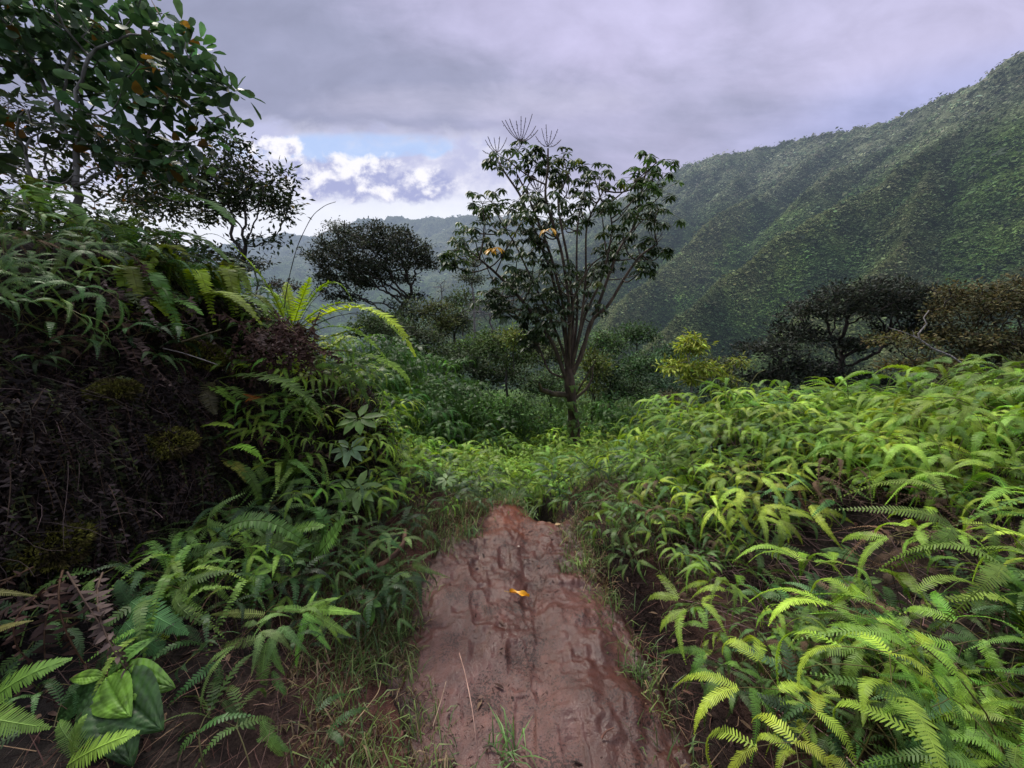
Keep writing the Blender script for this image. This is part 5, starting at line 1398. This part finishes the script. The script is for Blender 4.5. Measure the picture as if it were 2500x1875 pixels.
# curved brown root left of the trail
def strand(name, label, cat, pts, r, col, mat):
    q = np.array([P(*p) for p in pts]); b = q[0]
    n = len(q); tt = np.linspace(0, n - 1, n * 6); qq = np.stack([np.interp(tt, np.arange(n), q[:, k]) for k in range(3)], 1)
    ker = np.array([1, 2, 3, 4, 3, 2, 1]) / 16.; pad = np.pad(qq, ((3, 3), (0, 0)), mode='edge'); qs = sum(ker[k] * pad[k:k + len(qq)] for k in range(7))
    g = MB(); g.tube(qs - b, np.linspace(r, r * .55, len(qs)) * (1 + .12 * np.sin(np.arange(len(qs)) * 1.3)), 7, col)
    o = g.build(name, mat, None, smooth=True, loc=tuple(b)); tag(o, label, cat)


strand('root', 'thick curved tan root looping over the left edge of the trail', 'root', [(855, 1425, 1.95), (905, 1395, 1.98), (955, 1365, 2.02), (985, 1330, 2.08), (990, 1290, 2.2)], .021, (1.5, 1.0, .75), M_BARK)
strand('root', 'thin reddish root curling out of the right bank above the rut', 'root', [(1556, 1575, 1.75), (1590, 1605, 1.72), (1630, 1615, 1.72), (1662, 1596, 1.75), (1668, 1630, 1.7)], .006, (1.8, .9, .7), M_BARK)
strand('stick', 'short pale stick lying on the mud near the bottom of the picture', 'stick', [(1468, 1803, 1.19), (1480, 1785, 1.2), (1500, 1776, 1.21)], .004, (2.2, 1.2, 1.0), M_BARK)
strand('stick', 'thin dark twig lying on the mud left of the footprints', 'stick', [(1165, 1522, 1.76), (1195, 1528, 1.755), (1222, 1538, 1.74)], .004, (.7, .5, .45), M_BARK)
strand('dry_stalk', 'long thin dry grass stalk standing in front of the mud', 'stalk', [(1170, 1880, 1.0), (1155, 1740, 1.08), (1135, 1640, 1.2), (1120, 1590, 1.3)], .0022, (1.6, 1.0, .8), M_GREYBARK)
strand('dry_stalk', 'straw coloured stalk leaning across the dead grass at lower left', 'stalk', [(835, 1800, 1.1), (890, 1735, 1.15), (925, 1690, 1.2), (930, 1660, 1.25)], .0022, (1.5, 1.1, .6), M_GREYBARK)
strand('dry_stalk', 'short straw stalk leaning over the left edge of the mud', 'stalk', [(1055, 1780, 1.15), (1080, 1700, 1.25), (1090, 1660, 1.32)], .002, (1.4, 1.0, .7), M_GREYBARK)
strand('grass_stalk', 'tall bent grass stalk nodding against the bright sky', 'stalk', [(688, 800, 2.5), (700, 700, 2.5), (725, 600, 2.5), (762, 525, 2.5), (795, 500, 2.5), (822, 492, 2.5)], .0028, (.5, .45, .4), M_DARKBARK)
strand('vine', 'long green vine stem sloping through the ferns on the right bank', 'vine', [(1690, 925, 3.2), (1750, 942, 3.1), (1835, 985, 3.0), (1900, 1057, 2.85), (1977, 1097, 2.7)], .004, (.9, 1.6, .5), M_BARK)
strand('vine', 'thin bare runner stretched across the dark gap in the right bank', 'vine', [(1890, 1328, 2.0), (2000, 1335, 1.95), (2130, 1350, 1.9), (2290, 1388, 1.85)], .0026, (2.0, 1.3, 1.3), M_BARK)
strand('vine', 'second bare runner below crossing to the right edge', 'vine', [(1760, 1412, 1.9), (1880, 1455, 1.8), (1980, 1500, 1.75), (2060, 1540, 1.7)], .0024, (1.8, 1.1, 1.0), M_BARK)
strand('vine', 'pale runner rising toward the ribbed seedling leaves', 'vine', [(1960, 1450, 1.8), (2050, 1415, 1.8), (2150, 1385, 1.85), (2280, 1370, 1.9)], .0022, (1.7, 1.2, 1.2), M_BARK)
for i, pts in enumerate([[(2070, 1080, 2.9), (2072, 990, 2.9), (2068, 920, 2.9), (2060, 912, 2.9)], [(2156, 1010, 3.0), (2165, 960, 3.0), (2178, 915, 3.0)], [(1800, 960, 3.4), (1780, 930, 3.4), (1740, 925, 3.4), (1700, 920, 3.4)], [(1830, 940, 3.3), (1850, 910, 3.3), (1870, 902, 3.3)]]):
    strand('vine', ['upright vine tip rising from the ferns before the spreading tree', 'second upright vine tip right of the first', 'horizontal vine tendril reaching left above the ferns', 'short curled tendril before the dark low tree'][i], 'vine', pts, .004, (1.1, 1.5, .5), M_BARK)
strand('dead_frond_stem', 'long pale fallen stem lying across the mossy left mound', 'stem', [(395, 850, 2.1), (440, 860, 2.05), (490, 876, 2.0), (535, 892, 1.98)], .004, (.8, .75, .7), M_GREYBARK)
strand('dead_frond_stem', 'dark stem slanting up across the moss of the left mound', 'stem', [(440, 836, 2.05), (490, 820, 2.05), (545, 803, 2.1)], .006, (.8, .8, .4), M_BARK)

# grass tufts one could count
def grass_mb(n, L, col, rng, spread=.03, w=.005):
    mb = MB(); a = rng.uniform(0, 6.283, n); el = rng.uniform(.5, 1.5, n)
    base = np.stack([rng.normal(0, spread, n), rng.normal(0, spread, n), -.005 + 0 * a], 1)
    D = np.stack([np.cos(a) * np.cos(el), np.sin(a) * np.cos(el), np.sin(el)], 1)
    ln = L * rng.uniform(.5, 1.2, n)
    c = A_(col)[None] * np.exp(rng.normal(0, .25, n))[:, None]
    mid = base + D * ln[:, None] * .6
    D2 = nrm(D + A_([0, 0, -1.0]) * rng.uniform(.3, 1.2, n)[:, None])
    side = np.stack([-np.sin(a), np.cos(a), 0 * a], 1)
    for j in range(1):
        V = np.stack([base - side * w * .5, base + side * w * .5, mid + side * w * .45, mid - side * w * .45, mid + D2 * ln[:, None] * .55], 1)
        off = np.arange(n)[:, None] * 5
        mb.add(V.reshape(-1, 3), [off + A_([[0, 1, 2, 3]]), off + A_([[3, 2, 4]])], np.repeat(c, 5, 0))
    return mb


TUFT = [mesh_of(grass_mb(34, .11, (.10, .17, .05), np.random.default_rng(i)), 'grass_tuft', M_FERN) for i in range(3)]
for (px, py, y, s, lab) in [(1550, 1660, 1.5, .9, 'grass tuft at the brink of the rut right of the mud'), (1420, 1390, 2.25, 1.2, 'wide sparse grass tuft at the far right of the mud'), (1385, 1400, 2.2, .9, 'thin grass tuft left of the sparse tuft on the mud'), (1290, 1240, 2.95, 1.1, 'grass tuft left of the hollow at the end of the trail'), (1440, 1250, 2.95, 1.2, 'grass tuft right of the hollow at the end of the trail'), (950, 1440, 1.9, 1.3, 'long bladed grass tuft below the curved root'), (965, 1540, 1.7, 1.2, 'grass tuft at the left edge of the mud'), (880, 1640, 1.45, 1.3, 'leafy grass tuft among dead stems at lower left'), (1245, 1815, 1.18, 1.1, 'grass tuft at the bottom edge of the mud'), (1150, 1300, 2.6, 1.1, 'grass tuft on the red lip left of the trail')]:
    b = P(px, py, y); o = link('grass_tuft', rd.choice(TUFT), None, (b[0], b[1], Hs(b[0], b[1]))); o.scale = (s, s, s); o.rotation_euler = (0, 0, rd.uniform(0, 6)); tag(o, lab, 'grass tuft')

# ------------------------------------------------------------------ uncountable cover
def scatter(n, fx, fy, keep, rng):
    x = rng.uniform(*fx, n); y = rng.uniform(*fy, n); k = keep(x, y); x = x[k]; y = y[k]
    return x, y, H(x, y)


def wall(n, fx, fy, keep, rng):
    x = rng.uniform(*fx, n); y = rng.uniform(*fy, n)
    g = np.hypot(H(x + .02, y) - H(x - .02, y), H(x, y + .02) - H(x, y - .02)) / .04
    k = keep(x, y) & (rng.random(n) < np.clip(.12 + g / 5, 0, 1)); x = x[k]; y = y[k]
    return x, y, H(x, y)


rg = np.random.default_rng(77)
# grass fringe along the trail
mb = MB(); gm = [grass_mb(10, .085, c, rg, .035, .004) for c in [(.09, .15, .04), (.12, .17, .05), (.06, .11, .035), (.16, .12, .06)]]
def fringe(x, y):
    xl, xr = trail_lr(y); e = np.maximum(xl - x, x - xr)
    return (e > -.10) & (e < .42) & ~((np.abs(x - .31) < .17) & (y > 2.75)) & ~((x > 0) & (y < 2.1) & (e > -.02) & (e < .30)) & (vnoise(x * 4.5, y * 4.5, 3) + .4 * vnoise(x * 13, y * 13, 6) > .66)
x, y, z = scatter(3600, (-1.0, 1.1), (.7, 3.7), fringe, rg)
for a, b_, c in zip(x, y, z):
    s = rg.uniform(.6, 1.5)
    mb.merge(gm[rg.integers(0, 4)], Matrix.Translation((a, b_, c)) @ Matrix.Rotation(rg.uniform(0, 6.28), 4, 'Z') @ Matrix.Scale(s, 4))
tag(mb.build('grass', M_FERN), kind='stuff')
# dry stems and litter
mb = MB()
def dry(x, y):
    xl, xr = trail_lr(y); e = np.maximum(xl - x, x - xr)
    return (e > .0) & (e < 1.1) & (x < .9)
x, y, z = scatter(9000, (-1.7, .9), (.55, 3.4), lambda x, y: dry(x, y) & ((x > 0) | (y < 1.7) | (vnoise(x * 5, y * 5, 8) > .6)), rg)
n = len(x); a = rg.uniform(0, 6.28, n); el = rg.uniform(-.15, .8, n); L = rg.uniform(.05, .24, n)
D = np.stack([np.cos(a) * np.cos(el), np.sin(a) * np.cos(el), np.sin(el)], 1)
pal = A_([[.12, .06, .045], [.07, .035, .03], [.2, .13, .08], [.05, .03, .026], [.15, .09, .07]])
mb.leaves(np.stack([x, y, z + .004], 1), D, rg.normal(0, 1, (n, 3)) + A_([0, 0, .5]), L, rg.uniform(.0014, .0036, n), pal[rg.integers(0, 5, n)] * 1.1, 'blade')
tag(mb.build('dead_grass', M_DEAD), kind='stuff')
mb = MB()
def lit(x, y):
    xl, xr = trail_lr(y); e = np.maximum(xl - x, x - xr)
    return (e > -.6) & (e < 1.6) & (rg.random(len(x)) < np.where(e < -.12, .12, np.where(e < 0, .35, .8)))
x, y, z = scatter(5200, (-2.2, 2.4), (.55, 3.6), lit, rg)
n = len(x); a = rg.uniform(0, 6.28, n)
mb.leaves(np.stack([x, y, z + .006], 1), np.stack([np.cos(a), np.sin(a), rg.normal(0, .25, n)], 1), rg.normal(0, .35, (n, 3)) + A_([0, 0, 1.0]), rg.uniform(.012, .055, n), rg.uniform(.006, .02, n), pal[rg.integers(0, 5, n)] * rg.uniform(.4, 1.1, n)[:, None], 'oval')
x, y, z = scatter(5200, (-.6, .7), (.6, 3.1), lambda x, y: (x > trail_lr(y)[0]) & (x < trail_lr(y)[1]) & (fbm(x * 5, y * 4, 88, 3) > -.05), rg)
n = len(x); a = rg.uniform(0, 6.28, n)
mb.leaves(np.stack([x, y, z + .014], 1), np.stack([np.cos(a), np.sin(a), rg.normal(0, .2, n)], 1), rg.normal(0, .4, (n, 3)) + A_([0, 0, 1.0]), rg.uniform(.004, .026, n), rg.uniform(.0015, .006, n), A_([.045, .022, .019])[None] * rg.uniform(.4, 1.6, n)[:, None], 'rhomb')
tag(mb.build('leaf_litter', M_DEAD), kind='stuff')
# twigs, rootlets and dark tangle on the bank face
mb = MB()
x, y, z = wall(42000, (-3.2, -.6), (.7, 3.2), lambda x, y: (H(x, y) > .3) & (H(x, y) < 1.75), rg)
for a, b_, c in list(zip(x, y, z))[:3800]:
    L = rg.uniform(.05, .22); dv = nrm(A_([rg.normal(.3, .6), rg.normal(-.2, .7), rg.normal(-.2, .7)])) * L
    p0 = A_([a, b_, c])
    mb.tube(bez([p0, p0 + dv * .5 + rg.normal(0, .025, 3), p0 + dv + A_([0, 0, -.05])], 5), rg.uniform(.0005, .0015), 3, A_([.05, .034, .032]) * math.exp(rg.normal(-.7, .8)))
x, y, z = scatter(1500, (.8, 2.6), (.9, 2.8), lambda x, y: (x - trail_lr(y)[1] > .25), rg)
for a, b_, c in zip(x, y, z):
    L = rg.uniform(.08, .35); dv = nrm(A_([rg.normal(0, .7), rg.normal(0, .7), rg.normal(.1, .3)])) * L
    p0 = A_([a, b_, c + rg.uniform(0, .1)])
    mb.tube([p0, p0 + dv * .5 + rg.normal(0, .02, 3), p0 + dv], rg.uniform(.001, .0025), 3, A_([.13, .08, .075]) * math.exp(rg.normal(-.3, .6)))
tag(mb.build('dead_twigs', M_DEAD), kind='stuff')
mb = MB(); dm = []
for k in range(8):
    q = MB(); L = .26 + .02 * k
    sword(q, [A_([0, 0, .02]), A_([.07, -.05, -.25 * L]), A_([.12, -.06, -L])], .04, 16, [(.024, .015, .014), (.014, .010, .010), (.040, .029, .028), (.032, .042, .015)][k % 4], rng=RNG, dead=True, curl=.5, bare=.04)
    dm.append(q)
x, y, z = wall(26000, (-3.2, -.7), (.7, 3.2), lambda x, y: (H(x, y) > .45) & (fbm(x * 1.7, y * 1.7, 55, 3) > -.35), rg)
for a, b_, c in list(zip(x, y, z))[:3000]:
    mb.merge(dm[rg.integers(0, 8)], Matrix.Translation((a, b_, c + .02)) @ Matrix.Rotation(rg.uniform(-1.3, 1.0), 4, 'Z') @ Matrix.Scale(rg.uniform(.6, 1.2), 4), math.exp(rg.normal(-.1, .4)) * A_([1, 1, 1]))
for k in range(900):
    q = hit(rf.uniform(-80, 560), rf.uniform(820, 1380), .6, 3.5)
    mb.merge(dm[rg.integers(0, 8)], Matrix.Translation((q[0], q[1], q[2] + .05)) @ Matrix.Rotation(rg.uniform(-1.4, .6), 4, 'Z') @ Matrix.Rotation(rg.normal(0, .5), 4, 'X') @ Matrix.Scale(rg.uniform(.4, .9), 4), math.exp(rg.normal(-.15, .45)) * A_([1, 1, 1]))
for k in range(420):
    q = hit(rf.uniform(-80, 620), rf.uniform(820, 1400), .6, 3.5)
    pp = [q + A_([0, 0, .01])]
    dv = nrm(A_([rg.normal(0, .5), rg.normal(-.2, .3), rg.normal(-.5, .5)])) * rg.uniform(.02, .05)
    for _ in range(7): pp.append(pp[-1] + dv); dv = dv + rg.normal(0, .012, 3)
    mb.tube(np.array(pp), np.linspace(.0022, .0006, 8), 3, A_([.07, .05, .045]) * math.exp(rg.normal(-.4, .5)))
tag(mb.build('withered_fern_leaves', M_DEAD), kind='stuff')
# moss hummocks standing out of the bank face
for i, (px, py, sx, lab) in enumerate([(480, 870, .16, 'olive moss cushion on the left bank under the dead brown fronds'), (400, 1080, .13, 'mossy brown hummock low on the dark left bank'), (590, 895, .12, 'yellowish moss hummock right of the dark stem on the mound'), (110, 1330, .14, 'brown mossy hummock at the foot of the dark bank, lower left'), (280, 960, .10, 'moss tuft hanging on the shaded bank face')]):
    q = hit(px, py, .6, 3.5); g = MB(); n = 5200
    d = nrm(rg.normal(0, 1, (n, 3))); rad_ = 1 + .22 * fbm(d[:, 0] * 3 + i, d[:, 2] * 3, 12, 3)
    p = d * A_([sx, sx * .8, sx * .55]) * rad_[:, None]
    cmoss = lerp_rgb((.12, .12, .02), (.06, .045, .02), sst(-.3, .4, fbm(d[:, 0] * 4, d[:, 2] * 4, 17 + i, 3)))
    g.leaves(p, d + rg.normal(0, .5, (n, 3)), rg.normal(0, 1, (n, 3)), rg.uniform(.012, .026, n), rg.uniform(.005, .01, n), cmoss * np.exp(rg.normal(-.1, .4, (n, 1))), 'rhomb')
    o = g.build('moss_hummock', M_DEAD, None, loc=tuple(q)); tag(o, lab, 'moss')
# moss cushions on the mound
mb = MB()
x, y, z = wall(190000, (-3.4, -.8), (.7, 3.4), lambda x, y: (fbm(x * 2.2, y * 2.2, 71, 3) + .5 * fbm(x * 6, H(x, y) * 6, 72, 3) > .08) & (H(x, y) > .5), rg)
n = len(x)
mb.leaves(np.stack([x, y, z], 1), rg.normal(0, 1, (n, 3)) + A_([.3, -.4, .8]), rg.normal(0, 1, (n, 3)), rg.uniform(.012, .03, n), rg.uniform(.006, .014, n), A_([.11, .115, .02])[None] * np.exp(rg.normal(-.2, .5, n))[:, None] * A_([1, 1, 1])[None], 'rhomb')
tag(mb.build('moss', M_DEAD), kind='stuff')
# low dark leafy ground cover filling gaps on both banks
mb = MB(); cov = [forked(800 + i, h=.12, L=.15, nl=18, col=c, levels=1) for i, c in enumerate([(.05, .11, .03), (.07, .14, .035), (.04, .08, .03), (.09, .16, .04)])]
def cv(x, y):
    xl, xr = trail_lr(y); e = np.maximum(xl - x, x - xr); h = H(x, y)
    wall = (x < -.9) & (h > .45) & (h < 1.25) & (y < 2.6)
    return ~((np.abs(x - .31) < .2) & (y > 2.7) & (y < 3.9)) & (e > np.where((x < 0) & (y < 1.75), .42, np.where((x > 0) & (y < 2.1), .36, .1))) & ~wall & ((x < 2.0) | (y > 2)) & ((x > 0) | (y > 1.25) | (vnoise(x * 9, y * 9, 4) > .8)) & (((x - 1.62) / .72) ** 2 + ((y - 1.74) / .36) ** 2 > .8) & (vnoise(x * 2.5, y * 2.5, 13) > .3)
x, y, z = scatter(1900, (-2.6, 2.6), (.7, 4.0), cv, rg)
for a, b_, c in zip(x, y, z):
    mb.merge(cov[rg.integers(0, 4)], Matrix.Translation((a, b_, c)) @ Matrix.Rotation(rg.uniform(0, 6.28), 4, 'Z') @ Matrix.Rotation(rg.normal(0, .3), 4, 'X') @ Matrix.Scale(rg.uniform(.6, 1.4), 4), math.exp(rg.normal(-.5 if a < 0 else -.1, .35)) * A_([1, 1, 1]))
tag(mb.build('undergrowth', M_FERN), kind='stuff')

# ------------------------------------------------------------------ world, sun, camera
SUN_EL, SUN_AZ = R(55), R(-36)      # azimuth measured from straight ahead, negative = left
w = bpy.data.worlds.new('World'); scene.world = w; w.use_nodes = True
nt = w.node_tree; nt.nodes.clear(); N, Lk = nt.nodes, nt.links


class X:
    """tiny expression helper for shader maths"""
    def __init__(s, o): s.o = o
    @staticmethod
    def m(op, a, b=None, c=None, clamp=False):
        n = N.new('ShaderNodeMath'); n.operation = op; n.use_clamp = clamp
        for i, v in enumerate((a, b, c)):
            if v is None: continue
            if isinstance(v, X): Lk.new(v.o, n.inputs[i])
            else: n.inputs[i].default_value = v
        return X(n.outputs[0])
    def __add__(s, o): return X.m('ADD', s, o)
    def __radd__(s, o): return X.m('ADD', s, o)
    def __sub__(s, o): return X.m('SUBTRACT', s, o)
    def __rsub__(s, o): return X.m('SUBTRACT', o, s)
    def __mul__(s, o): return X.m('MULTIPLY', s, o)
    def __rmul__(s, o): return X.m('MULTIPLY', s, o)
    def __truediv__(s, o): return X.m('DIVIDE', s, o)
    def ss(s, a, b):
        n = N.new('ShaderNodeMapRange'); n.interpolation_type = 'SMOOTHSTEP'
        if a > b:
            n.inputs['From Min'].default_value = b; n.inputs['From Max'].default_value = a; n.inputs['To Min'].default_value = 1; n.inputs['To Max'].default_value = 0
        else:
            n.inputs['From Min'].default_value = a; n.inputs['From Max'].default_value = b
        Lk.new(s.o, n.inputs['Value']); return X(n.outputs[0])


def mixc(f, a, b):
    n = N.new('ShaderNodeMix'); n.data_type = 'RGBA'
    if isinstance(f, X): Lk.new(f.o, n.inputs[0])
    else: n.inputs[0].default_value = f
    for i, v in ((6, a), (7, b)):
        if isinstance(v, tuple): n.inputs[i].default_value = (*v, 1)
        else: Lk.new(v, n.inputs[i])
    return n.outputs[2]


tcn = N.new('ShaderNodeTexCoord'); sep = N.new('ShaderNodeSeparateXYZ'); Lk.new(tcn.outputs['Generated'], sep.inputs[0])
dx, dy, dz = X(sep.outputs[0]), X(sep.outputs[1]), X(sep.outputs[2])
yy = X.m('MAXIMUM', dy, .08)
u = dx / yy; v = dz / yy


def noise(sx, sy, detail=5, rough=.55, off=0.0, dist=0.0):
    cb = N.new('ShaderNodeCombineXYZ'); Lk.new((u * sx + off).o, cb.inputs[0]); Lk.new((v * sy + off * .7).o, cb.inputs[1])
    n = N.new('ShaderNodeTexNoise'); n.inputs['Scale'].default_value = 1; n.inputs['Detail'].default_value = detail; n.inputs['Roughness'].default_value = rough; n.inputs['Distortion'].default_value = dist
    Lk.new(cb.outputs[0], n.inputs['Vector']); return X(n.outputs['Fac'])


def blob(cu, cv_, ru, rv):
    a = (u - cu) / ru; b = (v - cv_) / rv
    return 1.0 - a * a - b * b


sky = N.new('ShaderNodeTexSky'); sky.sky_type = 'NISHITA'; sky.sun_disc = False; sky.sun_elevation = SUN_EL; sky.sun_rotation = SUN_AZ; sky.dust_density = 2.0
n_big = noise(1.5, 2.6, 5, .5, 3.1, .3); n_mid = noise(5.0, 9.0, 6, .55, 7.7, .4); n_puff = noise(15, 19, 8, .6, 1.3, .2); n_puff2 = noise(15, 19, 8, .6, 1.3 + .35, .2)
CS = 10.0   # colours below are divided by the background strength of 0.1
def cc(r, g, b): return (r * CS, g * CS, b * CS)
n_str = noise(1.1, 3.6, 7, .58, 11.3, .8)
base = mixc((n_str * 1.25 + u * .40 + n_mid * .22 - v * .10).ss(.38, 1.18), cc(.33, .35, .50), cc(.55, .53, .75))
base = mixc((blob(.05, .70, .5, .16) + (n_str - .5) * 3.0 + (n_mid - .5) * .8).ss(.0, 1.3) * .55, base, cc(.60, .57, .82))
base = mixc((blob(-.15, .50, .55, .05) + (n_str - .5) * 2.5 + (n_mid - .5) * 1.0).ss(.0, 1.2) * .55, base, cc(.55, .54, .70))
strip = X.m('ABSOLUTE', v - (u * .24 + .265))
base = mixc(strip.ss(.13, .0) * u.ss(.35, .9) * .42, base, cc(.27, .36, .70))
tx = N.new('ShaderNodeVectorMath'); tx.operation = 'SCALE'; Lk.new(base, tx.inputs[0]); Lk.new(((n_mid - .5) * .42 + (n_puff - .5) * .12 + 1.0).o, tx.inputs['Scale']); base = tx.outputs[0]
# ragged lower edge of the deck at the left, bright air below it
edge = v + (n_mid - .5) * .17 + (n_puff - .5) * .11 + X.m('MAXIMUM', u + .05, 0.0) * .55
under = (edge + (n_mid - .5) * .10).ss(.485, .395)
glowc = mixc((n_puff * .7 + n_mid * .6).ss(.52, .92), cc(.52, .54, .76), cc(.90, .89, .98))
base = mixc(under, base, glowc)
skyc = mixc(.8, sky.outputs[0], cc(.44, .62, .98))
gap = (blob(-.40, .400, .33, .038) + (n_mid - .5) * 3.4 + (n_puff - .5) * 1.0).ss(.05, .6)
base = mixc(gap * under * .8, base, skyc)
hor = (v + (n_mid - .5) * .05).ss(.335, .25) * u.ss(.6, -.05)
base = mixc(hor * .9, base, cc(.86, .89, .98))
n_c1 = noise(9, 12, 9, .62, 4.4, .3); n_c2 = noise(9, 12, 9, .62, 4.4, .3)
cbn = N.new('ShaderNodeCombineXYZ')
def noise_at(du, dv, s1, s2, off):
    cb = N.new('ShaderNodeCombineXYZ'); Lk.new(((u + du) * s1 + off).o, cb.inputs[0]); Lk.new(((v + dv) * s2 + off).o, cb.inputs[1])
    n = N.new('ShaderNodeTexNoise'); n.inputs['Scale'].default_value = 1; n.inputs['Detail'].default_value = 9; n.inputs['Roughness'].default_value = .6; n.inputs['Distortion'].default_value = .2
    Lk.new(cb.outputs[0], n.inputs['Vector']); return X(n.outputs['Fac'])
c_a = noise_at(0, 0, 13, 15, 2.2); c_b = noise_at(.012, .03, 13, 15, 2.2)
cum = blob(-.41, .335, .19, .055)
cum2 = blob(-.25, .318, .13, .045)
cum3 = blob(-.57, .40, .07, .03)
cm = X.m('MAXIMUM', X.m('MAXIMUM', cum, cum2), cum3) + (c_a - .5) * 3.2
lit = (c_a - c_b) * 4.5 + (v - .335) * 8.0 + .5
cumc = mixc(lit.ss(.0, 1.1), cc(.40, .43, .68), cc(.93, .92, .99))
base = mixc(cm.ss(-.1, .55), base, cumc)
# overhead sky, out of view, brightened to add soft light from above
zen = dz.ss(.60, .92) * 2.6 + 1.07
base = mixc(dz.ss(.60, .85), base, cc(.46, .475, .52))
behind = dy.ss(.15, -.3)
base = mixc(behind, base, cc(.42, .44, .55))
scl = N.new('ShaderNodeVectorMath'); scl.operation = 'SCALE'; Lk.new(base, scl.inputs[0]); Lk.new(zen.o, scl.inputs['Scale'])
bg = N.new('ShaderNodeBackground'); bg.inputs['Strength'].default_value = .1; Lk.new(scl.outputs[0], bg.inputs['Color'])
wo = N.new('ShaderNodeOutputWorld'); Lk.new(bg.outputs[0], wo.inputs['Surface'])

sd = bpy.data.lights.new('sun', 'SUN'); sd.energy = 4.0; sd.angle = R(13); sd.color = (1.0, .94, .82)
so = link('sun', sd)
dirv = Vector((math.sin(SUN_AZ) * math.cos(SUN_EL), math.cos(SUN_AZ) * math.cos(SUN_EL), math.sin(SUN_EL)))
so.rotation_euler = dirv.to_track_quat('Z', 'Y').to_euler(); so.location = (-4, 4, 12)

cd = bpy.data.cameras.new('camera'); cam = link('camera', cd)
cam.location = tuple(CAM); cam.rotation_euler = (math.pi / 2 - PITCH, 0, 0)
cd.sensor_width = 36; cd.lens = 36 * FPX / 2500; cd.clip_start = .02; cd.clip_end = 20000
scene.camera = cam
scene.view_settings.view_transform = 'Standard'; scene.view_settings.look = 'None'; scene.view_settings.exposure = 0
scene.render.engine = 'CYCLES'
cy = scene.cycles
cy.max_bounces = 4; cy.diffuse_bounces = 2; cy.glossy_bounces = 2; cy.transmission_bounces = 3; cy.transparent_max_bounces = 4
cy.caustics_reflective = False; cy.caustics_refractive = False
cy.use_adaptive_sampling = True; cy.adaptive_threshold = .02
cy.use_denoising = True
try: cy.denoiser = 'OPENIMAGEDENOISE'
except Exception: pass
